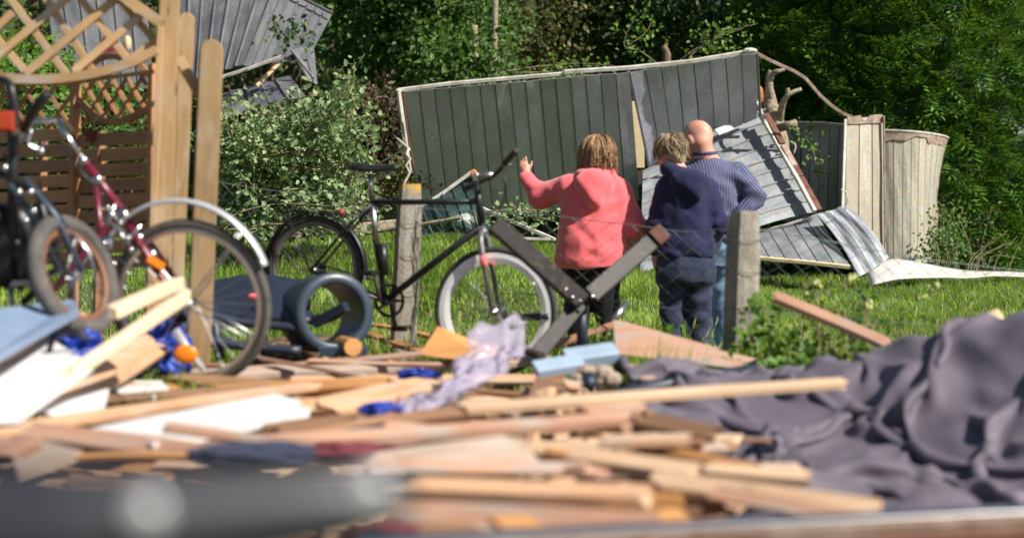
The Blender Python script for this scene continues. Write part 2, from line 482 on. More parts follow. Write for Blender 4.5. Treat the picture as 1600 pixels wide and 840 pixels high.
class MB:
    def __init__(s):
        s.v = []; s.f = []
    def add(s, vs, fs):
        o = len(s.v)
        s.v.extend([tuple(v) for v in vs])
        s.f.extend([tuple(i + o for i in f) for f in fs])
        return s
    def beam(s, a, b, w, h, up=(0, 0, 1), w2=None, h2=None, ch=0.12):
        """bar of chamfered rectangular section: w across, h along up"""
        a = Vector(a); b = Vector(b)
        t = (b - a).normalized(); up = Vector(up)
        x = t.cross(up)
        if x.length < 1e-4:
            x = t.cross(Vector((1, 0, 0)))
        x.normalize(); u = x.cross(t).normalized()
        w2 = w2 or w; h2 = h2 or h
        vs = []
        for p, ww, hh in ((a, w, h), (b, w2, h2)):
            c = min(ww, hh) * ch
            for sx, sy in ((-ww/2+c, -hh/2), (ww/2-c, -hh/2), (ww/2, -hh/2+c), (ww/2, hh/2-c), (ww/2-c, hh/2), (-ww/2+c, hh/2), (-ww/2, hh/2-c), (-ww/2, -hh/2+c)):
                vs.append(p + x * sx + u * sy)
        fs = [(i, (i+1) % 8, 8 + (i+1) % 8, 8 + i) for i in range(8)]
        fs += [tuple(range(7, -1, -1)), tuple(range(8, 16))]
        return s.add(vs, fs)
    def tube(s, pts, r, n=8, cap=True, closed=False):
        pts = [Vector(p) for p in pts]
        m = len(pts)
        rs = list(r) if hasattr(r, '__len__') else [r] * m
        vs = []; prev = None
        for i, p in enumerate(pts):
            if closed:
                t = pts[(i+1) % m] - pts[i-1]
            else:
                t = pts[min(i+1, m-1)] - pts[max(i-1, 0)]
            t.normalize()
            if prev is None:
                a = t.cross(Vector((0, 0, 1)))
                if a.length < .05: a = t.cross(Vector((1, 0, 0)))
            else:
                a = prev - t * prev.dot(t)
            a.normalize(); prev = a
            b2 = t.cross(a)
            for k in range(n):
                q = 2 * math.pi * k / n
                vs.append(p + (a * math.cos(q) + b2 * math.sin(q)) * rs[i])
        fs = []
        for i in range(m if closed else m - 1):
            j = (i + 1) % m
            for k in range(n):
                fs.append((i*n + k, i*n + (k+1) % n, j*n + (k+1) % n, j*n + k))
        if cap and not closed:
            fs.append(tuple(range(n-1, -1, -1)))
            fs.append(tuple((m-1)*n + k for k in range(n)))
        return s.add(vs, fs)
    def ring(s, c, ax, e1, R, prof, n=48, arc=None):
        """sweep a profile [(dr, dax)...] round axis ax; arc=(a0,a1) for a part ring"""
        c = Vector(c); ax = Vector(ax).normalized(); e1 = Vector(e1); e1 = (e1 - ax * e1.dot(ax)).normalized(); e2 = ax.cross(e1)
        m = len(prof); vs = []
        cnt = n if arc is None else n + 1
        for i in range(cnt):
            q = 2 * math.pi * i / n if arc is None else arc[0] + (arc[1] - arc[0]) * i / n
            rd = e1 * math.cos(q) + e2 * math.sin(q)
            for dr, da in prof:
                vs.append(c + rd * (R + dr) + ax * da)
        fs = []
        for i in range(n):
            j = (i + 1) % cnt
            for k in range(m):
                fs.append((i*m + k, i*m + (k+1) % m, j*m + (k+1) % m, j*m + k))
        if arc is not None:
            fs.append(tuple(range(m))); fs.append(tuple(n*m + k for k in range(m-1, -1, -1)))
        return s.add(vs, fs)
    def ball(s, c, r, n=10, m=7, sq=(1, 1, 1), rot=None):
        c = Vector(c); vs = []
        for i in range(m + 1):
            a = math.pi * i / m
            for k in range(n):
                q = 2 * math.pi * k / n
                p = Vector((math.sin(a) * math.cos(q) * r * sq[0], math.sin(a) * math.sin(q) * r * sq[1], math.cos(a) * r * sq[2]))
                if rot is not None: p = rot @ p
                vs.append(c + p)
        fs = []
        for i in range(m):
            for k in range(n):
                fs.append((i*n + k, (i+1)*n + k, (i+1)*n + (k+1) % n, i*n + (k+1) % n))
        return s.add(vs, fs)
    def prism(s, poly, dirv):
        """closed polygon pushed along dirv"""
        n = len(poly); d = Vector(dirv)
        vs = [Vector(p) for p in poly] + [Vector(p) + d for p in poly]
        fs = [tuple(range(n-1, -1, -1)), tuple(range(n, 2*n))] + [(i, (i+1) % n, n + (i+1) % n, n + i) for i in range(n)]
        return s.add(vs, fs)
    def grid(s, fn, nu, nv):
        vs = [fn(i / nu, j / nv) for j in range(nv + 1) for i in range(nu + 1)]
        fs = [(j*(nu+1) + i, j*(nu+1) + i + 1, (j+1)*(nu+1) + i + 1, (j+1)*(nu+1) + i) for j in range(nv) for i in range(nu)]
        return s.add(vs, fs)
    def build(s, name, mat, parent=None, smooth=False, kind=None, label=None):
        V = np.array([tuple(v) for v in s.v], float)
        if parent is not None:
            V = V - np.array(root_loc(parent)); loc = None
        else:
            c = V.mean(0); c[2] = V[:, 2].min(); V = V - c; loc = Vector(c)
        o = link(name, np_mesh(name, V, s.f, smooth), mat, parent, loc)
        if kind: o['kind'] = kind
        if label: o['label'] = label
        return o

def thing(name, label, cat, loc, group=None):
    o = bpy.data.objects.new(name, None)
    o.empty_display_size = .1
    COL.objects.link(o)
    o.location = loc
    return tag(o, label, cat, group)

def solid(o, t=.004, off=0):
    m = o.modifiers.new('thickness', 'SOLIDIFY')
    m.thickness = t; m.offset = off
    return o
# ------------------------------------------------------------------ ground and backdrop
def build_ground():
    xs = np.concatenate([np.linspace(-400, -14, 14), np.linspace(-13, 13, 66), np.linspace(14, 400, 14)])
    ys = np.concatenate([np.linspace(-60, -2, 8), np.linspace(-1, 34, 90), np.linspace(36, 700, 16)])
    X, Y = np.meshgrid(xs, ys)
    Z = ground_z(X, Y)
    n = len(xs)
    V = np.stack([X, Y, Z], -1).reshape(-1, 3)
    i = np.arange(len(ys) - 1)[:, None] * n + np.arange(n - 1)[None]
    i = i.ravel()
    o = link('ground', np_mesh('ground', V, np.stack([i, i + 1, i + n + 1, i + n], 1), True), 'ground')
    o['kind'] = 'structure'
build_ground()

# ------------------------------------------------------------------ ribbed sheet metal
CAMP = Vector((0, 0, CH))
def bil(TL, TR, BR, BL):
    def f(u, v):
        a = TL.lerp(TR, u); b = BL.lerp(BR, u)
        return a.lerp(b, v)
    return f

def warp(f, amp, fu=2.2, fv=1.7, seed=0.0, vec=(0, 1, 0)):
    vv = Vector(vec)
    def g(u, v):
        d = amp * (math.sin(fu * 6.28 * u + seed) * .6 + math.sin(fv * 6.28 * v + seed * 2.1 + u * 3) * .4)
        return f(u, v) + vv * d
    return g

def sheet(root, f, n, mat, m=10, rib=.022, name='ribbed_panel', dent=.006, flare=0.0, pattern=None, vend=None):
    if rib is None: rib = -.03
    """n ribbed strips side by side along u, each an object; ribs stand towards the viewer"""
    prof = pattern or ([(0, 0), (.05, 1), (.13, 1), (.18, 0), (.6, 0.0), (1, 0)] if rib > 0 else [(0, 0), (.012, 1), (.075, 1), (.10, 0), (.55, 0.0), (1, 0)])
    e = 1e-3
    for s in range(n):
        vs = []
        v1 = 1.0 if vend is None else vend(s)
        tilt = random.uniform(-1, 1) * flare
        for j in range(m + 1):
            v = v1 * j / m
            for (a, h) in prof:
                u = (s + a) / n
                p = f(u, v)
                du = f(min(u + e, 1), v) - f(max(u - e, 0), v); dv = f(u, min(v + e, 1)) - f(u, max(v - e, 0))
                nn = du.cross(dv)
                if nn.length < 1e-9: nn = Vector((0, -1, 0))
                nn.normalize()
                if nn.dot(CAMP - p) < 0: nn = -nn
                k = h * rib + dent * math.sin(9 * v + s * 2.3) * (1 if .2 < a < 1 else 0) + tilt * (a - .5) * (1 if h == 0 else 0)
                vs.append(p + nn * k)
        q = len(prof)
        mb = MB().add(vs, [(j*q + i, j*q + i + 1, (j+1)*q + i + 1, (j+1)*q + i) for j in range(m) for i in range(q - 1)])
        solid(mb.build(name, mat, root, False))

def rail(root, pts, w, mat, name='edge_rail', h=None):
    mb = MB()
    for a, b in zip(pts, pts[1:]):
        mb.beam(a, b, w, h or w, (0, -.3, 1))
    return mb.build(name, mat, root)

def bent(root, pts, r, mat, name, n=6, th=.4):
    return MB().tube(pts, r, n).build(name, mat, root, True)

def smooth_path(pts, k=6):
    """Catmull-Rom through points"""
    P = [Vector(p) for p in pts]
    P = [P[0] * 2 - P[1]] + P + [P[-1] * 2 - P[-2]]
    out = []
    for i in range(1, len(P) - 2):
        for j in range(k):
            t = j / k
            a, b, c, d = P[i-1], P[i], P[i+1], P[i+2]
            out.append(.5 * ((2*b) + (c - a) * t + (2*a - 5*b + 4*c - d) * t*t + (3*b - a - 3*c + d) * t**3))
    out.append(P[-2])
    return out

# long wall of the collapsed garage, leaning out at the top
shed = thing('garage_wall', 'long grey ribbed sheet metal wall of the collapsed garage, leaning behind the three people', 'metal wall', W(800, 320, 21.4))
TL, TM, TR = W(630, 143, 20.6), W(982, 112, 20.7), W(1180, 82, 20.8)
fL = bil(TL, W(984, 113, 20.7), W(1000, 322, 21.9), W(655, 345, 21.95))
sheet(shed, warp(fL, .03, 2.1, .5, .4), 15, 'galv', name='wall_panel', flare=.02, rib=None, dent=.0025)
def fR(u, v):
    top = W(982 + (1182 - 982) * u, 113 - 30 * u, 20.55 + .1 * u)
    hem = [(0, 1019, 281), (.35, 1066, 236), (.6, 1112, 206), (.85, 1160, 196), (1, 1185, 183)]
    for (a, x0, y0), (b, x1, y1) in zip(hem, hem[1:]):
        if a <= u <= b:
            t = (u - a) / (b - a); bx, by = x0 + (x1 - x0) * t, y0 + (y1 - y0) * t
    bot = W(bx, by, 21.5 + .05 * u)
    p = top.lerp(bot, v)
    return p + Vector((0, .16 * max(0, v - .62) ** 1.0 * 2.2 + .02 * math.sin(u * 9), 0))
sheet(shed, fR, 8, 'galv', name='wall_panel', flare=.02, m=14, rib=None, dent=.0025)
rail(shed, [W(622, 141, 20.5), W(700, 131, 20.5), W(790, 123, 20.5), W(884, 115, 20.5)], .045, 'trim_white', 'top_rail')
rail(shed, [W(882, 112.5, 20.45), W(985, 106, 20.45), W(1080, 96, 20.45), W(1180, 79, 20.45)], .05, 'trim_white', 'top_rail')
rail(shed, [W(622, 140, 20.45), W(629, 190, 20.6), W(640, 268, 21.0)], .05, 'trim_white', 'corner_post')
rail(shed, [W(630, 146, 20.5), W(635, 200, 20.7), W(646, 262, 21.0)], .03, 'rust', 'corner_post')
MB().tube([W(x, y, 20.6) for x, y in ((640, 232), (634, 240), (641, 248), (634, 258), (640, 270), (632, 285), (624, 312))], .018, 6).build('torn_seal', 'trim_white', shed, True)
MB().beam(W(831, 290, 21.2), W(842, 330, 21.3), .07, .02, (0, -1, .2)).build('bare_strip', 'trim_white', shed)
MB().beam(W(1183, 84, 20.45), W(1188, 182, 20.95), .03, .03).build('edge_rail', 'wire_grey', shed)
MB().ball(W(1172, 79, 20.4), .07, 7, 5, (1.3, .6, .5)).build('crumpled_corner', 'trim_white', shed)

# loose pieces of the wreck
def one(name, label, cat, mb, mat, smooth=False, sol=None, group=None):
    o = mb.build(name, mat, None, smooth)
    if sol: solid(o, sol)
    return tag(o, label, cat, group)

t = thing('cream_door', 'cream board standing in the rip of the grey metal wall', 'board', W(996, 262, 22.0))
MB().beam(W(995, 262, 22), W(993, 158, 22), .2, .04, (0, -1, 0)).build('board_face', 'cream_board', t)
MB().beam(W(992, 330, 21.9), W(993, 266, 21.9), .28, .05, (0, -1, 0)).build('dark_foot', 'wood_dark', t)

roof = thing('garage_roof', 'tilted grey ribbed roof sheet of the garage, sliding down behind the bald man', 'metal roof', W(1150, 330, 21))
def froof(u, v):
    a = W(1196, 170, 21.9).lerp(W(1277, 330, 20.9), u)
    b = W(1004, 262, 21.5).lerp(W(1000, 420, 20.3), u)
    return a.lerp(b, v) + Vector((0, .05 * math.sin(v * 4 + u * 2), .05 * math.sin(v * 5)))
sheet(roof, froof, 9, 'galv_roof', m=12, name='roof_panel', rib=.020, flare=.02)
rail(roof, [W(1187, 178, 21.6), W(1215, 226, 21.35), W(1246, 280, 21.0), W(1273, 330, 20.7)], .05, 'trim_white', 'edge_trim')
for k in range(9):
    a = W(1197, 178, 21.6).lerp(W(1280, 328, 20.75), k / 9); b2 = W(1197, 178, 21.6).lerp(W(1280, 328, 20.75), (k + random.uniform(.8, 1.15)) / 9)
    MB().beam(a, b2, .085, .03, (.3, -1, .6)).build('rusty_edge', random.choice(['rust', 'trim_brown', 'rust']), roof)
MB().tube(smooth_path([W(1190, 178, 21.5), W(1182, 160, 21.4), W(1188, 172, 21.3), W(1196, 196, 21.3)]), .022, 5).build('torn_seal', 'trim_white', roof, True)
MB().beam(W(1120, 207, 21.2), W(1143, 198, 21.3), .1, .02, (0, -1, .6)).build('torn_flap', 'galv_bright', roof)

low = thing('roof_sheet', 'pale grey ribbed sheet lying below the tilted roof, beside the right fence post', 'metal sheet', W(1250, 400, 20.3))
sheet(low, bil(W(1140, 374, 20.9), W(1277, 336, 20.9), W(1329, 416, 19.7), W(1150, 396, 19.9)), 7, 'galv_roof', m=8, name='roof_panel', rib=-.02, flare=.01)
rail(low, [W(1185, 403, 19.7), W(1255, 409, 19.65), W(1328, 417, 19.6)], .045, 'cream_board', 'edge_trim')
rail(low, [W(1170, 365, 20.9), W(1225, 352, 20.8), W(1277, 336, 20.75)], .025, 'trim_white', 'fold_strip')

flap = thing('bent_flap', 'bright curled flap of ribbed metal in front of the beige sheet', 'metal sheet', W(1345, 425, 19.9))
def fflap(u, v):
    a = W(1276, 334, 20.6).lerp(W(1322, 326, 20.5), u)
    b = W(1343, 432, 19.6).lerp(W(1389, 408, 19.7), u)
    p = a.lerp(b, v)
    return p + Vector((0, -.12 * math.sin(math.pi * v) * (.4 + .6 * u), .05 * math.sin(math.pi * v) + .05 * u * u))
sheet(flap, fflap, 5, 'galv_bright', m=12, name='curled_panel', rib=-.014, flare=.02)
MB().tube(smooth_path([W(1320, 328, 20.3), W(1324, 312, 20.2), W(1322, 300, 20.2), W(1314, 296, 20.2)]), .008, 5).build('loose_wire', 'trim_white', flap, True)

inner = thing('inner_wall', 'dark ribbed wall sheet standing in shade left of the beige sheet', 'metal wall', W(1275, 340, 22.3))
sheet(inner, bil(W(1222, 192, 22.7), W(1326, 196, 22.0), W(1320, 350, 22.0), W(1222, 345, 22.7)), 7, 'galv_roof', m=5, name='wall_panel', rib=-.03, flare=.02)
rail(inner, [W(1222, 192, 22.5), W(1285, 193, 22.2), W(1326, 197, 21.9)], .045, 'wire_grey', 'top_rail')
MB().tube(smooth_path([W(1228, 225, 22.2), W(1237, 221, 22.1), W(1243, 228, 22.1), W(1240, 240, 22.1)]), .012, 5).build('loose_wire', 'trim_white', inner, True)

beige = thing('curved_wall', 'beige ribbed metal sheet bent upright in a curve before the dark conifer', 'metal wall', W(1400, 415, 21))
sheet(beige, bil(W(1322, 186, 20.95), W(1381, 181, 21.15), W(1384, 405, 21.05), W(1318, 345, 20.85)), 3, 'beige_sheet', m=10, name='wall_panel', rib=-.04, dent=.006)
def fb(u, v):
    a = u * 1.9 - .15
    x = 1380 + 100 * math.sin(min(a, 1.57)) ** .9 if a > 0 else 1380 + 100 * a
    x = 1380 + 101 * (1 - (1 - u) ** 1.6)
    d = 21.2 - .10 * math.sin(u * 3.0) + .9 * u ** 2.5
    yt = 205 + 12 * u ** 1.6
    return W(x - 26 * v * u ** 2.2, yt, d).lerp(W(x - 26 * u ** 2.2, 412 - 4 * u, d), v)
sheet(beige, fb, 10, 'beige_sheet', m=8, name='wall_panel', rib=-.045, dent=.006, flare=.01)
MB().grid(lambda u, v: fb(u, v * (.045 + .05 * vnoise(np.array([[u * 9, 2.0, 1.0]]))[0] ** 2 + .02 * math.sin(u * 11))) + Vector((0, -.02, .006)), 24, 2).build('rust_band', 'trim_brown', beige)
MB().add([W(x, y, dd) for x, y, dd in ((1322, 194, 20.92), (1325, 180, 20.93), (1331, 184, 20.95), (1337, 181, 20.97), (1345, 180, 21.0), (1349, 188, 21.01), (1356, 187, 21.04), (1359, 180, 21.05), (1370, 179, 21.09), (1379, 179, 21.12), (1380, 192, 21.12))],
         [(0, 1, 2, 3, 4, 5, 6, 7, 8, 9, 10)]).build('torn_edge', 'trim_brown', beige)
MB().beam(W(1381, 181, 21.10), W(1383, 398, 21.0), .022, .03, (0, -1, 0)).build('edge_rail', 'trim_brown', beige)
rail(beige, [fb(k / 12, 0) + Vector((0, -.02, .01)) for k in range(13)], .025, 'trim_white', 'top_rail')
MB().beam(W(1321, 186, 20.93), W(1316, 335, 20.83), .05, .02, (1, -1, 0)).build('edge_rail', 'trim_white', beige)

def fw(u, v):
    tp = [(0, 1350, 414), (.2, 1400, 408), (.45, 1475, 414), (.7, 1545, 424), (1, 1680, 437)]
    bt = [(0, 1362, 446), (.2, 1405, 440), (.45, 1480, 430), (.7, 1550, 431), (1, 1680, 444)]
    def it(T):
        for (a, x0, y0), (b, x1, y1) in zip(T, T[1:]):
            if a <= u <= b:
                q = (u - a) / (b - a); return x0 + (x1 - x0) * q, y0 + (y1 - y0) * q
    x0, y0 = it(tp); x1, y1 = it(bt)
    p = W(x0, y0, 19.9).lerp(W(x1, y1, 19.2), v)
    return p + Vector((0, 0, .03 * math.sin(u * 9)))
wt = MB().grid(fw, 20, 5)
o = one('flat_sheet', 'white metal sheet lying almost flat on the grass, at the foot of the beige sheet', 'metal sheet', wt, 'white_sheet', True, .012)

arc = [(1165, 77), (1180, 82), (1200, 93), (1222, 103), (1240, 111), (1258, 122), (1270, 136), (1282, 150), (1300, 166), (1318, 178), (1333, 184)]
mb = MB()
ap = [W(x, y, 20.7 + i * .06) for i, (x, y) in enumerate(arc)]
for a, b2 in zip(ap, ap[1:]):
    mb.beam(a, b2, .03, .04, (.2, -.2, 1))
one('trim_strip', 'thin bent brown metal strip arching from the wall corner to the beige sheet', 'metal strip', mb, 'trim_brown')

gs = thing('green_sheet', 'crumpled dark green sheet leaning on the wall behind the bicycle frame', 'metal sheet', W(700, 368, 19.5))
def fg(u, v):
    a = W(640, 335, 19.4).lerp(W(738, 268, 19.5), u); b2 = W(655, 372, 18.9).lerp(W(765, 352, 18.9), u)
    return a.lerp(b2, v) + Vector((0, -.25 * math.sin(math.pi * v) * math.sin(math.pi * u), .03 * math.sin(6 * u)))
sheet(gs, fg, 6, 'green_sheet', m=8, rib=.02)
rail(gs, [W(640, 334, 19.3), W(690, 303, 19.35), W(738, 268, 19.4)], .035, 'trim_white', 'top_rail')
MB().ball(W(740, 272, 19.4), .06, 6, 4, (.8, .6, 1)).build('splintered_top', 'broken_wood', gs)
MB().beam(W(741, 275, 19.4), W(745, 310, 19.3), .05, .05).build('wood_peg', 'bark', gs)

for (pa, pb, da, db, w, lab, m) in (
    ((752, 325), (866, 374), 18.6, 18.2, .06, 'pale metal profile slanting down behind the front bicycle wheel', 'trim_white'),
    ((795, 372), (868, 374), 18.3, 18.2, .05, 'pale metal profile lying flat just above the grass by the pink jacket', 'trim_white'),
    ((616, 212), (640, 232), 20.7, 20.7, .03, 'short white strip sticking out left of the wall corner', 'trim_white'),
    ((560, 274), (640, 228), 21.4, 20.9, .025, 'thin pale wire stay running from the shrub to the wall corner', 'trim_white')):
    one('metal_profile', lab, 'metal strip', MB().beam(W(*pa, da), W(*pb, db), w, w * .6), m)
one('weathered_beam', 'long weathered grey beam on the grass behind the left fence post', 'beam', MB().beam(W(395, 372, 18.0), W(655, 346, 18.2), .12, .10), 'wood_grey')
one('weathered_beam', 'thin weathered pole crossing behind the rear bicycle wheel', 'beam', MB().tube([W(560, 366, 17.5), W(650, 352, 17.2), W(720, 340, 17.0)], .025, 6), 'bark_grey')

# second wrecked garage, upper left
s2 = thing('garage_roof', 'grey sheet metal roof wreck at the upper left, behind the fallen silvery shrub', 'metal roof', W(400, 130, 24))
sheet(s2, bil(W(250, -60, 25.2), W(430, -22, 24.6), W(382, 100, 23.2), W(262, 140, 23.6)), 8, 'slate_sheet', m=5, name='roof_panel', rib=.025, flare=.015)
sheet(s2, bil(W(428, -20, 24.5), W(519, 22, 24.4), W(482, 92, 23.4), W(380, 104, 23.2)), 7, 'slate_sheet', m=5, name='roof_panel', rib=.025, flare=.02)
sheet(s2, bil(W(455, 78, 23.3), W(490, 70, 23.9), W(496, 132, 23.3), W(480, 126, 23.2)), 2, 'slate_sheet', m=4, name='roof_panel', rib=.025)
sheet(s2, bil(W(335, 150, 23.4), W(452, 118, 23.3), W(478, 150, 22.4), W(335, 190, 22.4)), 5, 'slate_sheet', m=4, name='roof_panel', rib=.02, flare=.03)
rail(s2, [W(346, 121, 23.1), W(392, 106, 23.1), W(442, 88, 23.1)], .045, 'trim_white', 'edge_trim')
rail(s2, [W(430, -24, 24.4), W(474, -2, 24.3), W(519, 21, 24.2)], .04, 'wire_grey', 'ridge_rail')
MB().beam(W(401, 134, 22.8), W(436, 99, 22.9), .06, .05).build('wood_pole', 'wood_pale', s2)
rail(s2, [W(455, 78, 23.1), W(472, 100, 23.0), W(490, 122, 22.9)], .03, 'wire_grey', 'edge_trim')

# sheet metal seen through the lattice at the far left
s3 = thing('metal_sheet', 'dark metal sheet heap behind the lattice at the far left', 'metal sheet', W(140, 120, 23))
sheet(s3, bil(W(70, -10, 23.5), W(230, 10, 23.5), W(240, 140, 23), W(90, 120, 23)), 6, 'slate_sheet', m=4)

# ------------------------------------------------------------------ foliage
def leaf_mesh(P, A, N, S, wid=.32, fold=.10):
    """six-vertex folded leaves: P base, A axis, N normal, S length"""
    P = np.asarray(P); A = A / np.linalg.norm(A, axis=1, keepdims=True)
    B = np.cross(N, A); B /= np.linalg.norm(B, axis=1, keepdims=True) + 1e-9
    N = np.cross(A, B)
    S = S[:, None]
    v0 = P; v5 = P + A * S - N * S * .06
    def side(t, w, sg): return P + A * S * t + B * S * w * sg + N * S * fold
    V = np.stack([v0, side(.32, wid, 1), side(.70, wid * .8, 1), v5, side(.70, wid * .8, -1), side(.32, wid, -1)], 1)
    n = len(P); b = np.arange(n)[:, None] * 6
    Fc = np.concatenate([b + np.array([[0, 3, 2, 1]]), b + np.array([[0, 5, 4, 3]])], 1).reshape(-1, 4)
    return V.reshape(-1, 3), Fc

def rdirs(n):
    v = RNG.normal(size=(n, 3))
    return v / np.linalg.norm(v, axis=1, keepdims=True)

def crown_leaves(C, R, n_clump, per, size, clump_r=.3, shell=.55, sun_bias=.6, flat=1.0):
    """leaf clumps spread through the outer part of an ellipsoid"""
    D = rdirs(n_clump)
    D[:, 1] = np.where(RNG.random(n_clump) < .6, -np.abs(D[:, 1]), D[:, 1])
    rad = shell + (1 - shell) * RNG.random(n_clump) ** .6
    K = np.array(C) + D * rad[:, None] * np.array(R) * (1 + .18 * RNG.normal(size=(n_clump, 1)))
    idx = np.repeat(np.arange(n_clump), per)
    cr = clump_r * RNG.uniform(.5, 1.3, n_clump)
    off = RNG.normal(size=(len(idx), 3)) * (cr[idx][:, None] * np.array([.55, .55, .38 * flat]))
    P = K[idx] + off
    A = D[idx] * .7 + RNG.normal(size=P.shape) * .7 + np.array([0, 0, -.25])
    N = rdirs(len(P)) * .65 + np.array([.15, -.45, sun_bias])
    S = size * RNG.uniform(.4, 1.5, len(P))
    return leaf_mesh(P, A, N, S), K

def limbs(mb, base, C, R, n=7, r0=.09, lean=(0, 0, 0)):
    base = Vector(base); C = Vector(C)
    top = C + Vector((random.uniform(-.2, .2), 0, R[2] * .6))
    tp = smooth_path([base, base.lerp(top, .35) + Vector((random.uniform(-.15, .15), random.uniform(-.1, .1), 0)), base.lerp(top, .7) + Vector((random.uniform(-.2, .2), 0, 0)), top], 4)
    mb.tube(tp, [r0 * (1 - .85 * i / (len(tp) - 1)) for i in range(len(tp))], 7)
    for i in range(n):
        k = int(len(tp) * random.uniform(.25, .9)); a = tp[min(k, len(tp)-1)]
        q = random.uniform(0, 6.28)
        e = C + Vector((math.cos(q) * R[0] * .85, math.sin(q) * R[1] * .85, random.uniform(-.2, .8) * R[2]))
        mid = a.lerp(e, .5) + Vector((random.uniform(-.2, .2), random.uniform(-.2, .2), random.uniform(0, .25)))
        pp = smooth_path([a, mid, e], 4)
        rr = r0 * .42
        mb.tube(pp, [rr * (1 - .8 * j / (len(pp)-1)) for j in range(len(pp))], 5)

def tree(name, label, cat, px, pytop, pybot, halfw, d, mat, size=.085, ncl=150, per=30, trunk='bark', depth=1.0, group=None, clump=.32, shell=.5):
    s = F / d
    zt = CH - (pytop - HY) / s; zb = CH - (pybot - HY) / s
    x = (px - CX) / s
    gz = float(ground_z(np.array(x), np.array(d)))
    t = thing(name, label, cat, (x, d, gz), group)
    C = (x, d, (zt + zb) / 2); R = (halfw / s, depth, (zt - zb) / 2)
    (V, Fc), K = crown_leaves(C, R, ncl, per, size, clump, shell)
    V = V - np.array([x, d, gz])
    o = link('crown', np_mesh('crown', V, Fc), mat, t)
    mb = MB(); limbs(mb, (x, d + .15, gz - .05), C, R, 9, .07)
    mb.build('trunk', trunk, t, True)
    return t

# trees and bushes of the dark wood behind, left to right
tree('bush', 'green leafy bush behind the lattice at the far left edge', 'bush', 30, 60, 210, 120, 21.5, 'leaf_bright', .09, 110, 30)
tree('bush', 'green bush seen through the lower lattice of the brown fence', 'bush', 190, 160, 260, 110, 18.0, 'leaf_green', .08, 110, 30)
tree('tree', 'lit green tree behind the corner of the upper left roof wreck', 'tree', 590, -90, 140, 110, 27.5, 'leaf_green', .10, 230, 34, depth=1.3)
tree('tree', 'bushy green tree with a thin pale stem behind the left half of the long wall', 'tree', 700, -110, 150, 95, 26.5, 'leaf_green', .095, 260, 34, depth=1.2)
tree('bush', 'low bright bush peeping over the left end of the long wall', 'bush', 735, 55, 150, 70, 24.5, 'leaf_green', .085, 90, 30, depth=.7)
tree('tree', 'olive and brown thin leaved tree above the middle of the long wall', 'tree', 855, -110, 140, 85, 28.0, 'leaf_olive', .075, 170, 26, depth=1.2)
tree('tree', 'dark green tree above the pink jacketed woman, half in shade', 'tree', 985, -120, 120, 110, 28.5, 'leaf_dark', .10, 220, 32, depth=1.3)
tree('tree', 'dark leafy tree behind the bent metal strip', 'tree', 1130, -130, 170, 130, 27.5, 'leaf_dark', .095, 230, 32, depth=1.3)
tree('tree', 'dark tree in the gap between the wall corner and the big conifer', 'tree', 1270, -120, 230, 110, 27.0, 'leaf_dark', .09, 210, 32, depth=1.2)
tree('bush', 'brown dry leaved bush in shade left of the wall corner', 'bush', 590, 140, 262, 50, 22.5, 'leaf_brown', .07, 110, 30, depth=.7)
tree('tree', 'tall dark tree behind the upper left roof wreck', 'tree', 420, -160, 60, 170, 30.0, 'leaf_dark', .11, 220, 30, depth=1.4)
tree('bush', 'low green scrub behind the lower left corner of the long wall', 'bush', 590, 250, 345, 70, 21.9, 'leaf_olive', .06, 80, 24, depth=.5)

# the wood behind them: one dark mass
def wood():
    n = 46000
    x = RNG.uniform(-14, 14, n); z = RNG.uniform(0, 8.5, n)
    y = 31.5 + .8 * np.sin(x * 1.1) + .7 * np.sin(z * 1.9 + x * .7) + RNG.uniform(0, 1.6, n)
    P = np.stack([x, y, z], 1)
    A = rdirs(n) + np.array([0, -.3, -.3]); N = rdirs(n) * .8 + np.array([.1, -.5, .5])
    V, Fc = leaf_mesh(P, A, N, RNG.uniform(.09, .19, n))
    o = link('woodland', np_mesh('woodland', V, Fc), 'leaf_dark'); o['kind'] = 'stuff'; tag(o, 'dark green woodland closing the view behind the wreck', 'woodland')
    mb = MB()
    for i in range(60):
        xx = random.uniform(-14, 14)
        mb.tube([(xx, 34.2, -.2), (xx + random.uniform(-.4, .4), 34.2, 4.5), (xx + random.uniform(-.8, .8), 34.3, 11)], [.22, .17, .08], 6)
    t = mb.build('woodland_trunks', 'bark', None, True); t['kind'] = 'stuff'; tag(t, 'dark trunks standing in the woodland behind the wreck', 'woodland')
    def hill(u, v):
        X = -40 + 80 * u
        return Vector((X, 36 + 12 * v, -.5 + 9.5 * v ** .35 + .5 * math.sin(X * .6)))
    b = MB().grid(hill, 60, 8).build('hillside', 'ground', None, True); b['kind'] = 'structure'
wood()

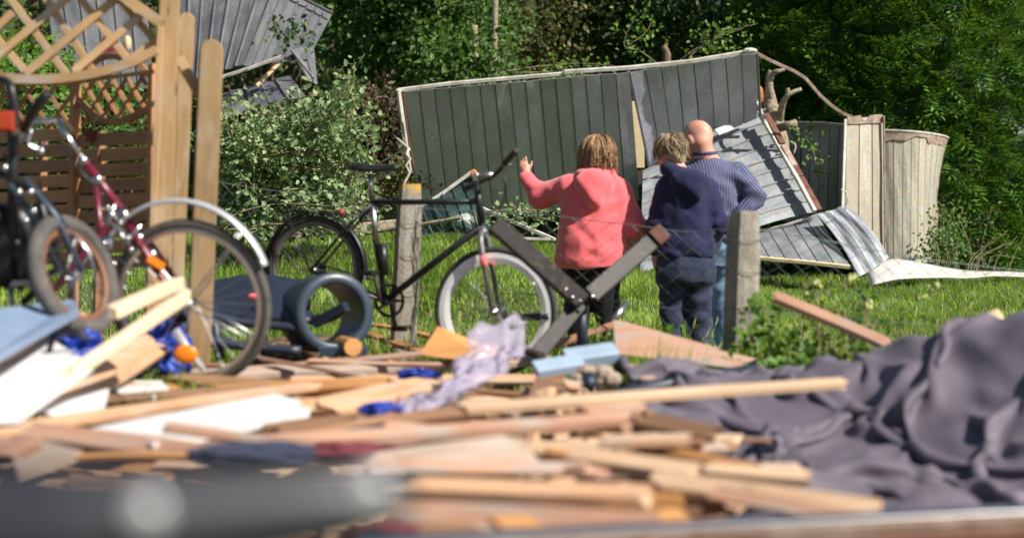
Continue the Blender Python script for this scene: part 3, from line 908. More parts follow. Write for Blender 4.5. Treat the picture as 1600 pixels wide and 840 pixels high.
# big conifer on the right: drooping feathery sprays over a dark body
def conifer():
    t = thing('conifer', 'big dense dark green conifer with feathery sprays at the right edge', 'tree', (5.6, 24.6, .1))
    base = np.array([5.6, 24.6, .1])
    n = 9000
    th = RNG.uniform(-math.pi * 1.02, math.pi * .15, n)
    zz = RNG.uniform(-.05, 1, n) ** .9 * 7.2
    rr = np.interp(zz, [0, .6, 1.5, 3.2, 5, 7.2], [1.75, 2.05, 2.4, 2.45, 1.9, .3])
    bulge = 1 + .10 * vnoise(np.stack([np.cos(th) * 2.2, np.sin(th) * 2.2, zz * 1.5], 1)) + .07 * vnoise(np.stack([np.cos(th) * 6, np.sin(th) * 6, zz * 3.5], 1))
    r = rr * bulge * RNG.uniform(.80, 1.02, n)
    O = np.stack([np.cos(th), np.sin(th), np.zeros(n)], 1)
    P = O * r[:, None]; P[:, 2] = zz
    A = O * .8 + np.array([0, 0, .42]) + RNG.normal(size=(n, 3)) * .42
    A /= np.linalg.norm(A, axis=1, keepdims=True)
    N = np.cross(A, np.cross(np.array([0, 0, 1.0]), A)) + RNG.normal(size=(n, 3)) * .35
    B = np.cross(N, A); B /= np.linalg.norm(B, axis=1, keepdims=True); N = np.cross(A, B)
    L = RNG.uniform(.22, .50, n)
    Vs = []; m = 9
    for k in range(m):
        t0 = .08 + .86 * k / (m - 1)
        sg = 1 if k % 2 else -1
        bl = (.42 * (1 - .75 * abs(t0 - .3)))
        droop = -.22 * t0 * t0
        o0 = P + A * (L * t0)[:, None] + N * (L * droop)[:, None]
        tip = o0 + (A * .75 + B * sg * .8 - N * .12) * (L * bl)[:, None]
        if k == m - 1: tip = o0 + A * (L * .3)[:, None] - N * (L * .1)[:, None]
        w = (A * .5 - B * sg * .45) * (L * .058)[:, None]
        mid = (o0 + tip) / 2
        Vs += [o0, mid + w * 1.2, tip, mid - w * 1.2]
    V = np.stack(Vs, 1).reshape(-1, 3)
    idx = np.arange(n * m)[:, None] * 4
    Fc = idx + np.arange(4)[None]
    o = link('sprays', np_mesh('sprays', V, Fc), 'leaf_conifer', t); o['kind'] = 'stuff'
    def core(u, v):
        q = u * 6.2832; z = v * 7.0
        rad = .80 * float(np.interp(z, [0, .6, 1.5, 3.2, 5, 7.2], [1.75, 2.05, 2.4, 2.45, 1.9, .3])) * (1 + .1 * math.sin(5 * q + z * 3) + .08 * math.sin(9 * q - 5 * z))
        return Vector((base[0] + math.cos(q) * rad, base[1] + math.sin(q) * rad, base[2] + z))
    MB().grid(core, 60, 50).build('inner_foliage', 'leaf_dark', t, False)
    mb = MB().tube([(5.6, 24.6, 0), (5.6, 24.6, 7.2)], [.2, .03], 8); mb.build('trunk', 'bark', t, True)
conifer()

# fallen shrub with pale leaf undersides
def silver_shrub():
    c = Vector((-2.5, 17.3, .55))
    t = thing('fallen_shrub', 'fallen shrub showing pale silvery leaf undersides, between the wooden posts and the long wall', 'shrub', c)
    stems = MB(); P = []; A = []; N = []; S = []
    hubs = [(400, 340), (450, 355), (500, 360), (360, 340), (540, 350)]
    for i in range(210):
        h = random.choice(hubs)
        d0 = random.uniform(17.2, 18.0)
        # upper outline of the shrub by column
        ex = random.uniform(322, 592) if i > 12 else random.uniform(520, 578)
        top = np.interp(ex, [320, 350, 400, 440, 480, 510, 545, 565, 580, 592], [150, 146, 150, 150, 128, 128, 135, 150, 190, 250])
        ey = top + (375 - top) * random.random() ** 1.25
        if i <= 12:
            ex = random.uniform(520, 572); ey = np.interp(ex, [520, 572], [135, 72]) + random.uniform(0, 45)
        d1 = random.uniform(15.9, 17.6)
        a = W(h[0] + random.uniform(-25, 25), h[1] + random.uniform(-12, 8), d0); e = W(ex, ey, d1)
        mid = a.lerp(e, .55) + Vector((random.uniform(-.15, .15), random.uniform(-.2, .1), random.uniform(.0, .22)))
        pp = smooth_path([a, mid, e], 7)
        stems.tube(pp, [.012 * (1 - .8 * j / (len(pp)-1)) + .002 for j in range(len(pp))], 4)
        tip = (pp[-1] - pp[-3]).normalized()
        nl = 22
        for j in range(nl):
            q = .42 + .58 * (j / (nl - 1)); p = pp[int(q * (len(pp) - 1))]
            sgn = 1 if j % 2 else -1
            for _ in range(2 if j % 3 == 0 else 1):
                off = Vector((random.gauss(0, .07), random.gauss(0, .07), random.gauss(0, .06)))
                P.append(p + off); A.append(tip * .6 + Vector((random.gauss(0, .6), random.gauss(-.1, .6), random.gauss(-.15, .5))))
                N.append(Vector((random.gauss(.1, .45), random.gauss(-.75, .4), random.gauss(.35, .45)))); S.append(random.uniform(.045, .088))
    P, A, N, S = np.array(P), np.array(A), np.array(N), np.array(S)
    stems.build('stems', 'twig', t, True)
    V, Fc = leaf_mesh(P, A, N, S, .33, .07)
    V = V - np.array(c)
    # the 300 largest nearest leaves singly, the rest as one part
    near = np.argsort(P[:, 1] / S)[:300]
    msk = np.zeros(len(P), bool); msk[near] = True
    fm = np.repeat(~msk, 2)
    o = link('leaves', np_mesh('leaves', V, Fc[fm]), 'leaf_silver', t); o['kind'] = 'stuff'
    LV, LF = leaf_mesh(np.zeros((1, 3)), np.array([[1., 0, 0]]), np.array([[0, 0, 1.]]), np.array([1.]), .33, .07)
    lme = np_mesh('leaf', LV, LF); lme.materials.append(MAT['leaf_silver'])
    for i in near:
        a = Vector(A[i]).normalized(); nn = Vector(N[i]); b = nn.cross(a).normalized(); nn = a.cross(b)
        o = bpy.data.objects.new('leaf', lme); COL.objects.link(o); o.parent = t
        M4 = Matrix((a, b, nn)).transposed().to_4x4()
        o.matrix_basis = Matrix.Translation(Vector(P[i]) - c) @ M4 @ Matrix.Scale(S[i], 4)
silver_shrub()

# broken trunk by the wall corner, its few sprigs, and other stumps and saplings
bt = thing('broken_tree', 'broken bare tree trunk with stubby branches right of the long wall corner', 'tree', W(1216, 200, 22.0))
mb = MB()
mb.tube(smooth_path([W(1222, 300, 22), W(1214, 205, 22), W(1203, 165, 22), W(1196, 138, 22)]), [.14] * 6 + [.12] * 6 + [.105] * 6 + [.06], 8)
mb.tube(smooth_path([W(1206, 165, 22), W(1202, 140, 21.9), W(1203, 118, 21.9), W(1206, 112, 21.9)]), .055, 7)
mb.tube(smooth_path([W(1203, 118, 21.9), W(1214, 112, 21.8), W(1226, 109, 21.8)]), [.045 - .002 * i for i in range(13)], 6)
mb.tube(smooth_path([W(1218, 195, 22), W(1222, 165, 21.8), W(1232, 148, 21.7), W(1252, 139, 21.7)]), [.055 - .0016 * i for i in range(19)], 7)
mb.tube(smooth_path([W(1232, 148, 21.7), W(1230, 138, 21.7)]), .03, 6)
mb.tube(smooth_path([W(1214, 200, 21.9), W(1232, 196, 21.7), W(1244, 193, 21.7)]), .06, 7)
mb.build('trunk', 'bark_grey', bt, True)
MB().ball(W(1188, 148, 21.9), .09, 6, 5, (.5, .6, 1.3)).ball(W(1184, 160, 21.9), .07, 5, 4, (.6, .6, 1.2)).build('torn_wood', 'broken_wood', bt)
def sprig(t, pts, d, nl, mat, size, spread=.08, r=.009, name='leaves'):
    pp = smooth_path([W(x, y, d) for x, y in pts], 6)
    MB().tube(pp, [r * (1 - .7 * i / (len(pp)-1)) for i in range(len(pp))], 5).build('stem', 'twig', t, True)
    P = np.array([pp[int(len(pp) * (.15 + .84 * random.random()))] for _ in range(nl)]) + RNG.normal(size=(nl, 3)) * spread
    V, Fc = leaf_mesh(P, rdirs(nl), rdirs(nl) * .5 + np.array([.1, -.6, .5]), RNG.uniform(.6, 1.2, nl) * size)
    link(name, np_mesh(name, V - np.array(root_loc(t)), Fc), mat, t)
sprig(bt, [(1238, 200), (1258, 215), (1272, 240), (1276, 272)], 21.4, 70, 'leaf_bright', .07)
def branch_thing(label, d, sprays, mat, nl, size, spread):
    t = thing('branch', label, 'branch', W(*sprays[0][0], d))
    for s in sprays: sprig(t, s, d, nl, mat, size, spread)
    return t
branch_thing('leafy light green branch sticking up behind the top right end of the long wall', 22.5,
    [[(1060, 96), (1085, 78), (1120, 60), (1160, 45)], [(1075, 90), (1110, 66), (1135, 75)], [(1100, 72), (1130, 52), (1180, 38)], [(1025, 98), (1000, 80), (975, 70), (990, 30)], [(980, 72), (1010, 50), (1020, 25)]], 'leaf_bright', 60, .075, .14)
branch_thing('long pale bare branch lying along the top of the long grey wall', 22.3,
    [[(790, 112), (840, 104), (905, 99), (960, 103)], [(868, 101), (880, 110), (884, 116)], [(800, 114), (860, 112), (920, 108)]], 'leaf_bright', 50, .07, .10)
branch_thing('sprig of green leaves across the upper left roof wreck', 22.6,
    [[(440, 90), (452, 60), (462, 35)], [(450, 70), (435, 50), (430, 35)], [(455, 62), (475, 58), (490, 66)]], 'leaf_dark', 40, .085, .09)
branch_thing('cut leafy branches heaped at the foot of the wall left of the pink jacket', 18.4,
    [[(770, 330), (810, 326), (860, 332)], [(790, 345), (830, 338), (868, 346)], [(800, 322), (830, 332), (850, 318)], [(755, 340), (790, 334), (840, 326)]], 'leaf_silver', 55, .06, .09)
branch_thing('bare bramble stems arching over the grass under the silvery shrub', 16.0,
    [[(345, 350), (380, 330), (440, 318), (520, 322)], [(350, 360), (430, 350), (520, 352), (600, 366)], [(520, 330), (580, 318), (610, 322)]], 'leaf_silver', 26, .06, .07)
st = MB().tube(smooth_path([W(1040, 110, 23), W(1042, 85, 23), W(1036, 72, 23)]), [.06] * 7 + [.05] * 6, 7)
one('tree_stump', 'splintered brown stump poking over the top of the long wall', 'stump', st, 'bark', True)
for (pts, r, lab) in (([(742, 160), (743, 100), (741, 40)], .05, 'bare pale sapling stem in front of the bushes, left of the two'), ([(772, 120), (773, 60), (774, -30)], .045, 'bare pale sapling stem in front of the bushes, right of the two')):
    one('sapling', lab, 'sapling', MB().tube(smooth_path([W(x, y, 24.2) for x, y in pts]), r, 7), 'bark_grey', True)

# dry weeds and shrub at the foot of the conifer
wd = thing('weed', 'tall dry stemmed weed before the conifer, right of the beige sheet', 'weed', W(1510, 440, 20.5))
for k in range(7):
    x = random.uniform(1465, 1560)
    sprig(wd, [(x, 440), (x + random.uniform(-12, 8), 390), (x + random.uniform(-25, 15), random.uniform(315, 360))], random.uniform(20, 21), 38, 'leaf_olive' if k % 3 else 'leaf_bright', .05, .08, .008)
gw = thing('bush', 'small green shrub at the foot of the beige sheet', 'bush', W(1480, 425, 20.4))
for k in range(14):
    x = random.uniform(1458, 1500)
    sprig(gw, [(x, 430), (x - 4, 380), (x + random.uniform(-14, 26), random.uniform(318, 400))], random.uniform(20, 20.8), 40, 'leaf_green', .06, .10, .007)
for k in range(9):
    x = random.uniform(1500, 1600)
    sprig(wd, [(x, 428), (x + 10, 400), (x + random.uniform(20, 60), random.uniform(355, 410))], random.uniform(19.6, 20.3), 6, 'leaf_olive', .04, .04, .006)

# ------------------------------------------------------------------ grass
def grass(name, label, n, region, hmin, hmax, w, mat, dens=None):
    x, y = region(n)
    z = ground_z(x, y)
    if dens is not None:
        k = RNG.random(len(x)) < dens(x, y); x, y, z = x[k], y[k], z[k]
    n = len(x)
    q = RNG.uniform(0, 6.283, n); lean = RNG.uniform(.1, .95, n)
    pt = vnoise(np.stack([x * 1.3, y * .9, x * 0], 1)); pt2 = vnoise(np.stack([x * 3.1, y * 2.1, x * 0 + 7], 1))
    H = RNG.uniform(hmin, hmax, n) * np.clip(.85 + .55 * pt + .35 * pt2, .25, 1.6)
    q = np.where(RNG.random(n) < .55, 3.0 * vnoise(np.stack([x * 1.1, y * 1.1, x * 0 + 2], 1)) + .5 * RNG.normal(size=n), q)
    D = np.stack([np.cos(q), np.sin(q), np.zeros(n)], 1); T = np.stack([-np.sin(q), np.cos(q), np.zeros(n)], 1)
    B = np.stack([x, y, z - .01], 1); up = np.array([0, 0, 1.0])
    ww = (w * RNG.uniform(.7, 1.3, n))[:, None]
    p1 = B + up * (H * .55)[:, None] + D * (H * lean * .3)[:, None]
    p2 = B + up * (H * (1 - .3 * lean))[:, None] + D * (H * lean)[:, None]
    V = np.stack([B - T * ww, B + T * ww, p1 + T * ww * .8, p1 - T * ww * .8, p2 + T * ww * .08, p2 - T * ww * .08], 1).reshape(-1, 3)
    b = np.arange(n)[:, None] * 6
    Fc = np.concatenate([b + np.array([[0, 1, 2, 3]]), b + np.array([[3, 2, 4, 5]])], 1).reshape(-1, 4)
    o = link(name, np_mesh(name, V, Fc), mat); o['kind'] = 'stuff'; tag(o, label, 'grass')
def stalks():
    n = 900
    y = RNG.uniform(8.6, 13.5, n); x = RNG.uniform(-1, 1, n) * y * .33; k = vnoise(np.stack([x * 1.6, y * 1.6, x * 0 + 9], 1)) > -.05; x, y = x[k], y[k]
    mb = MB()
    for i in range(len(x)):
        b0 = Vector((x[i], y[i], float(ground_z(x[i:i+1], y[i:i+1])[0]))); h = random.uniform(.2, .42); l = Vector((random.gauss(0, .10), random.gauss(0, .1), h))
        mb.tube([b0, b0 + l * .5 - Vector((l.x * .2, l.y * .2, 0)), b0 + l], [.0016, .0014, .001], 3, False)
        mb.tube([b0 + l * .86, b0 + l * .94, b0 + l * 1.04], [.001, .0045, .001], 4, False)
    o = mb.build('grass_stalks', 'straw', None); o['kind'] = 'stuff'; tag(o, 'dry straw coloured grass stalks standing above the lawn', 'grass')
MAT['straw'] = plain('straw', (.50, .43, .19), .8, c2=(.33, .33, .11), bump=0)
def wedge(y0, y1, p=1.0, mx=1.08):
    def f(n):
        y = y0 + (y1 - y0) * RNG.random(n) ** p
        x = RNG.uniform(-1, 1, n) * y * (800 * mx / F)
        return x, y
    return f
grass('grass', 'sunlit lawn between the fence and the wreck', 105000, wedge(10.8, 21.5, .8), .05, .17, .0058, 'grass_blade')
grass('grass', 'longer grass round the fence posts and the debris', 52000, wedge(8.0, 11.2, .9), .12, .30, .0042, 'grass_blade',
      lambda x, y: np.clip(.55 + .5 * vnoise(np.stack([x * 1.1, y * 1.1, x * 0 + 3], 1)), .25, 1))
stalks()
grass('grass', 'tall uneven grass fringe at the foot of the wreck on the right', 6500, lambda n: (RNG.uniform(2.2, 6.6, n), RNG.uniform(16.8, 18.4, n)), .08, .22, .006, 'grass_blade')
grass('grass', 'tall grass at the foot of the shrub and wall', 7000, lambda n: (RNG.uniform(-4, 1.6, n), RNG.uniform(15.5, 17.4, n)), .10, .24, .005, 'grass_blade')
# ------------------------------------------------------------------ people: one continuous skin each, clothes over it
class Field:
    """blend of tapered limbs, ellipsoids and lofted trunks, turned into one closed surface"""
    def __init__(s): s.p = []; s.cut = []
    def cone(s, a, b, ra, rb, k=.03): s.p.append(('c', np.array(a, float), np.array(b, float), ra, rb, k)); return s
    def chain(s, pts, rs, k=.03):
        for i in range(len(pts) - 1): s.cone(pts[i], pts[i+1], rs[i], rs[i+1], k)
        return s
    def ell(s, c, r, rot=None, k=.03, sub=False): s.p.append(('s' if sub else 'e', np.array(c, float), np.array(r, float), rot, k)); return s
    def loft(s, secs, k=.03): s.p.append(('l', np.array(secs, float), k)); return s
    def plane(s, p, n): s.cut.append((np.array(p, float), np.array(n, float))); return s
    def bounds(s):
        lo = []; hi = []
        for q in s.p:
            if q[0] == 'c':
                r = max(q[3], q[4]); lo.append(np.minimum(q[1], q[2]) - r); hi.append(np.maximum(q[1], q[2]) + r)
            elif q[0] in 'es':
                r = max(q[2]); lo.append(q[1] - r); hi.append(q[1] + r)
            else:
                S = q[1]; lo.append([(S[:,1]-S[:,3]).min(), (S[:,2]-S[:,4]).min(), S[:,0].min()]); hi.append([(S[:,1]+S[:,3]).max(), (S[:,2]+S[:,4]).max(), S[:,0].max()])
        return np.min(lo, 0), np.max(hi, 0)
    def val(s, q, P):
        if q[0] == 'c':
            a, b, ra, rb = q[1:5]; ab = b - a
            t = np.clip(((P - a) @ ab) / (ab @ ab), 0, 1)
            return np.linalg.norm(P - a - t[:, None] * ab, axis=1) - (ra + (rb - ra) * t)
        if q[0] in 'es':
            X = P - q[1]
            if q[3] is not None: X = X @ q[3]
            k0 = np.linalg.norm(X / q[2], axis=1); k1 = np.linalg.norm(X / (q[2] ** 2), axis=1) + 1e-9
            return k0 * (k0 - 1) / k1
        S = q[1]; z = P[:, 2]; zc = np.clip(z, S[0, 0], S[-1, 0])
        cx, cy, rx, ry = (np.interp(zc, S[:, 0], S[:, i]) for i in (1, 2, 3, 4))
        X = (P[:, 0] - cx); Y = (P[:, 1] - cy)
        e = (np.abs(X / rx) ** 2.3 + np.abs(Y / ry) ** 2.3) ** (1 / 2.3)
        d = (e - 1) * np.minimum(rx, ry)
        dz = np.abs(z - zc)
        return np.where(dz > 0, np.sqrt(np.maximum(d, 0) ** 2 + dz ** 2), np.maximum(d, np.maximum(S[0, 0] - z, z - S[-1, 0])))
    def mesh(s, h):
        lo, hi = s.bounds(); lo = lo - 3 * h - .01; hi = hi + 3 * h + .01
        n = np.ceil((hi - lo) / h).astype(int) + 1
        ax = [lo[i] + h * np.arange(n[i]) for i in range(3)]
        D = np.full(n, .2, np.float64)
        for q in s.p:
            f = Field(); f.p = [q]; l2, h2 = f.bounds(); pad = q[-1] + 2 * h + .02
            i0 = np.maximum(((l2 - pad - lo) / h).astype(int), 0); i1 = np.minimum(((h2 + pad - lo) / h).astype(int) + 2, n)
            g = np.stack(np.meshgrid(*[ax[i][i0[i]:i1[i]] for i in range(3)], indexing='ij'), -1).reshape(-1, 3)
            sl_ = tuple(slice(i0[i], i1[i]) for i in range(3))
            v = s.val(q, g).reshape(D[sl_].shape); k = q[-1]; a = D[sl_]
            if q[0] == 's':
                hh = np.maximum(k - np.abs(a + v), 0) / k; D[sl_] = np.maximum(a, -v) + hh * hh * k * .25
            else:
                hh = np.maximum(k - np.abs(a - v), 0) / k; D[sl_] = np.minimum(a, v) - hh * hh * k * .25
        if s.cut:
            g = np.stack(np.meshgrid(*ax, indexing='ij'), -1)
            for p, nn in s.cut: D = np.maximum(D, (g - p) @ nn)
        return surface_nets(D, lo, h)

def surface_nets(D, lo, h):
    sg = D < 0
    nx, ny, nz = D.shape
    c = [sg[a:nx-1+a, b:ny-1+b, e:nz-1+e] for a in (0, 1) for b in (0, 1) for e in (0, 1)]
    cnt = sum(x.astype(np.int8) for x in c)
    act = (cnt > 0) & (cnt < 8)
    I = np.argwhere(act); idx = -np.ones(act.shape, np.int64); idx[act] = np.arange(len(I))
    acc = np.zeros((len(I), 3)); num = np.zeros(len(I))
    corners = [np.array((a, b, e)) for a in (0, 1) for b in (0, 1) for e in (0, 1)]
    for i in range(8):
        for j in range(i + 1, 8):
            d = corners[j] - corners[i]
            if np.abs(d).sum() != 1: continue
            A = I + corners[i]; B = I + corners[j]
            va = D[A[:, 0], A[:, 1], A[:, 2]]; vb = D[B[:, 0], B[:, 1], B[:, 2]]
            cr = (va < 0) != (vb < 0)
            t = np.where(cr, va / np.where(np.abs(va - vb) < 1e-12, 1, va - vb), 0)
            acc += np.where(cr[:, None], A + (B - A) * t[:, None], 0); num += cr
    V = acc / num[:, None] * h + lo
    Q = []
    for axis in range(3):
        e = np.zeros(3, int); e[axis] = 1
        o1, o2 = [np.eye(3, dtype=int)[(axis + k) % 3] for k in (1, 2)]
        a = sg[:nx-e[0], :ny-e[1], :nz-e[2]]; b = sg[e[0]:, e[1]:, e[2]:]
        X = np.argwhere(a != b)
        ok = np.all(X >= (o1 + o2), axis=1) & np.all(X < np.array(act.shape), axis=1); X = X[ok]
        f = [idx[tuple((X - k).T)] for k in (0 * o1, o1, o1 + o2, o2)]
        fl = a[tuple(X.T)]
        q = np.stack(f, 1); q = np.where(fl[:, None], q, q[:, ::-1])
        Q.append(q)
    Q = np.concatenate(Q); Q = Q[(Q >= 0).all(1)]
    return V, Q

def vnorm(V, Q):
    N = np.zeros_like(V)
    fn = np.cross(V[Q[:, 2]] - V[Q[:, 0]], V[Q[:, 3]] - V[Q[:, 1]])
    for k in range(4): np.add.at(N, Q[:, k], fn)
    return N / (np.linalg.norm(N, axis=1, keepdims=True) + 1e-12)

def folds(V, Q, amp, fr=(7, 7, 4), seed=0.0, creases=()):
    """cloth folds: soft noise ridges plus ring creases at given joints (point, dir, radius, count, depth)"""
    N = vnorm(V, Q)
    a = vnoise(V * np.array(fr) + seed)
    b = vnoise(V * np.array(fr) * 2.3 + seed * 3 + 9)
    d = amp * ((1 - np.abs(a)) ** 2 - .5) + amp * .4 * b
    for p, dr, rad, frq, dep in creases:
        X = V - np.array(p); dr = np.array(dr, float); dr /= np.linalg.norm(dr)
        w = np.exp(-(np.linalg.norm(X, axis=1) / rad) ** 2)
        d += dep * w * np.sin((X @ dr) * frq + 2.2 * vnoise(V * 9 + seed))
    return V + N * d[:, None]

def skin_part(name, Fd, h, mat, parent, at, yaw=0.0, fold=None, uv=None, top=False):
    V, Q = Fd.mesh(h)
    if fold: V = folds(V, Q, **fold)
    me = np_mesh(name, V, Q, True)
    if uv is not None:
        lay = me.uv_layers.new(name='UVMap')
        co = uv(V); li = np.empty(len(me.loops), np.int32); me.loops.foreach_get('vertex_index', li)
        lay.data.foreach_set('uv', co[li].astype(np.float32).ravel())
    o = link(name, me, mat, parent, None)
    if top:
        o.location = at; o.rotation_euler = (0, 0, yaw)
    return o

def rotz(a):
    c, s_ = math.cos(a), math.sin(a)
    return np.array([[c, -s_, 0], [s_, c, 0], [0, 0, 1.0]])
def rotx(a):
    c, s_ = math.cos(a), math.sin(a)
    return np.array([[1, 0, 0], [0, c, -s_], [0, s_, c]])

def head(Fd, c, R, s=1.0):
    """c is the middle of the head; face looks along local +y"""
    c = np.array(c)
    def q(v): return c + R @ (np.array(v, float) * s)
    Fd.ell(q((0, -.012, .022)), np.array((.076, .096, .096)) * s, R, .02)
    Fd.ell(q((0, .028, -.045)), np.array((.062, .066, .072)) * s, R, .04)
    Fd.ell(q((0, .066, -.098)), np.array((.026, .024, .020)) * s, R, .03)
    Fd.cone(q((0, .086, .012)), q((0, .113, -.030)), .010 * s, .015 * s, .014)
    Fd.cone(q((-.034, .078, .028)), q((.034, .078, .028)), .012 * s, .012 * s, .02)
    for sg in (-1, 1):
        Fd.ell(q((sg * .031, .090, .006)), np.array((.014, .012, .010)) * s, R, .008, sub=True)
        Fd.ell(q((sg * .042, .066, -.026)), np.array((.022, .022, .020)) * s, R, .03)
        Fd.ell(q((sg * .079, -.006, -.008)), np.array((.011, .022, .034)) * s, R @ rotx(-.2), .010)
        Fd.ell(q((sg * .090, .004, -.006)), np.array((.007, .011, .016)) * s, R @ rotx(-.2), .006, sub=True)
    Fd.cone(q((-.020, .091, -.060)), q((.020, .091, -.060)), .008 * s, .008 * s, .01)
    Fd.cone(q((-.016, .092, -.073)), q((.016, .092, -.073)), .008 * s, .008 * s, .01)

def eyes(parent, c, R, s=1.0):
    for sg in (-1, 1):
        p = np.array(c) + R @ (np.array((sg * .031, .080, .006)) * s)
        mb = MB().ball(p, .012 * s, 10, 7)
        V = np.array(mb.v); o = link('eye', np_mesh('eye', V, mb.f, True), 'eye', parent)

def hand(Fd, wrist, dr, pn, side, curl=.5, s=1.0, spread=.12, thumb=.7, curls=None):
    """palm, four unequal bent fingers and a thumb. dr along the hand, pn out of the palm, side=+1 thumb to the right of dr seen from the back"""
    w = np.array(wrist, float); d = np.array(dr, float); d /= np.linalg.norm(d)
    n = np.array(pn, float); n -= d * (n @ d); n /= np.linalg.norm(n); x = np.cross(d, n) * side
    Fd.cone(w - d * .02, w + d * .03 * s, .026 * s, .028 * s, .02)
    for o_, l in ((-.026, .076), (-.009, .082), (.009, .082), (.026, .074)):
        Fd.cone(w + x * o_ * .5 * s + d * .012 * s, w + (x * o_ + d * l) * s, .0165 * s, .0135 * s, .016)
    Fd.cone(w + (d * .02 + x * .02 + n * .006) * s, w + (d * .05 + x * .032 + n * .008) * s, .018 * s, .015 * s, .016)
    L = [(-.029, .072, .052), (-.010, .083, .066), (.010, .084, .072), (.029, .076, .064)]
    for i, (o_, l, fl) in enumerate(L):
        cu = curl if curls is None else curls[i]
        p = w + (x * o_ + d * l) * s; a = cu * .6; dd = d + x * (o_ * spread / .03)
        segs = (.44, .32, .24); r = .0088 * s
        for sg in segs:
            dd = dd / np.linalg.norm(dd)
            dv = dd * math.cos(a) + n * math.sin(a)
            e = p + dv * fl * sg * s
            Fd.cone(p, e, r, r * .9, .005); p = e; r *= .9; a += cu * .75
    p = w + (d * .030 + x * .034 + n * .006) * s
    dd = d * .62 + x * .75 * (1 - .5 * thumb * .5) + n * .35 * thumb; dd /= np.linalg.norm(dd)
    e = p + dd * .038 * s; Fd.cone(p, e, .0115 * s, .0100 * s, .008)
    d2 = d * .85 + x * .35 + n * .4 * thumb; d2 /= np.linalg.norm(d2)
    Fd.cone(e, e + d2 * .032 * s, .0100 * s, .0082 * s, .006)

def under_body(Fd, neck, sh, hip, knees, ankles, elb, wr, s=1.0):
    """torso, legs, feet and arms of the skin surface, slimmer than the clothes over it"""
    zn = neck[2]
    Fd.loft([(hip, 0, .01, .13, .09), (hip + .18, 0, .01, .12, .08), (zn - .22, 0, .01, .13, .08), (zn - .10, 0, .01, .12, .065), (zn - .04, neck[0] * .5, .0, .06, .055)], .05)
    Fd.cone((neck[0] * .5, 0, zn - .06), neck, .055, .054, .04)
    for i in (0, 1):
        sg = -1 if i == 0 else 1
        Fd.chain([(sg * .085, .01, hip + .04), knees[i], ankles[i]], [.07, .045, .034], .03)
        f = np.array(ankles[i]); Fd.cone(f + np.array((0, -.03, -.04)), f + np.array((sg * .02, .14, -.055)), .034, .026, .03)
        Fd.chain([sh[i], elb[i], wr[i]], [.045, .036, .026], .03)

def shoes(parent, ankles):
    for f in ankles:
        f = np.array(f); sg = -1 if f[0] < 0 else 1
        Fd = Field().cone(f + np.array((0, -.035, -.035)), f + np.array((sg * .02, .15, -.05)), .046, .038, .03).cone(f + np.array((0, -.01, .01)), f + np.array((0, .0, -.02)), .048, .05, .04)
        Fd.plane((0, 0, f[2] - .088), (0, 0, -1))
        skin_part('shoe', Fd, .012, 'shoe', parent, None)

def hair_strands(c, R, n, r, l0, l1, seedf, rad=(.088, .112, .108), spread=.01, part=(0, -.02, .1), frame=None):
    """tapered locks combed from the crown down over the skull"""
    mb = MB(); c = np.array(c)
    rr = random.Random(seedf)
    for i in range(n):
        az = rr.uniform(-2.75, 2.75) - math.pi / 2      # leave the face free (face is +y)
        e0 = rr.uniform(.15, 1.25); L = rr.uniform(l0, l1)
        pts = []; m = 6
        wob = rr.uniform(-.55, .55); lift = rr.uniform(0, spread)
        for j in range(m):
            t = j / (m - 1)
            el = math.pi / 2 - e0 - t * L
            a = az + wob * t
            ce = math.cos(max(el, -.15)); se = math.sin(max(el, -.15))
            drop = min(0, el + .15) * .105
            fl = 1 + lift / .1 * (.3 + t) + (.10 * t if frame else 0)
            v = np.array((math.cos(a) * ce * rad[0] * fl, math.sin(a) * ce * rad[1] * fl - .012, se * rad[2] * fl + .022 + drop))
            pts.append(c + R @ v)
        mb.tube(pts, [r * (.5 + .6 * math.sin(math.pi * min(j / (m - 1) + .25, 1))) for j in range(m)], 5, True)
    return np.array(mb.v), mb.f

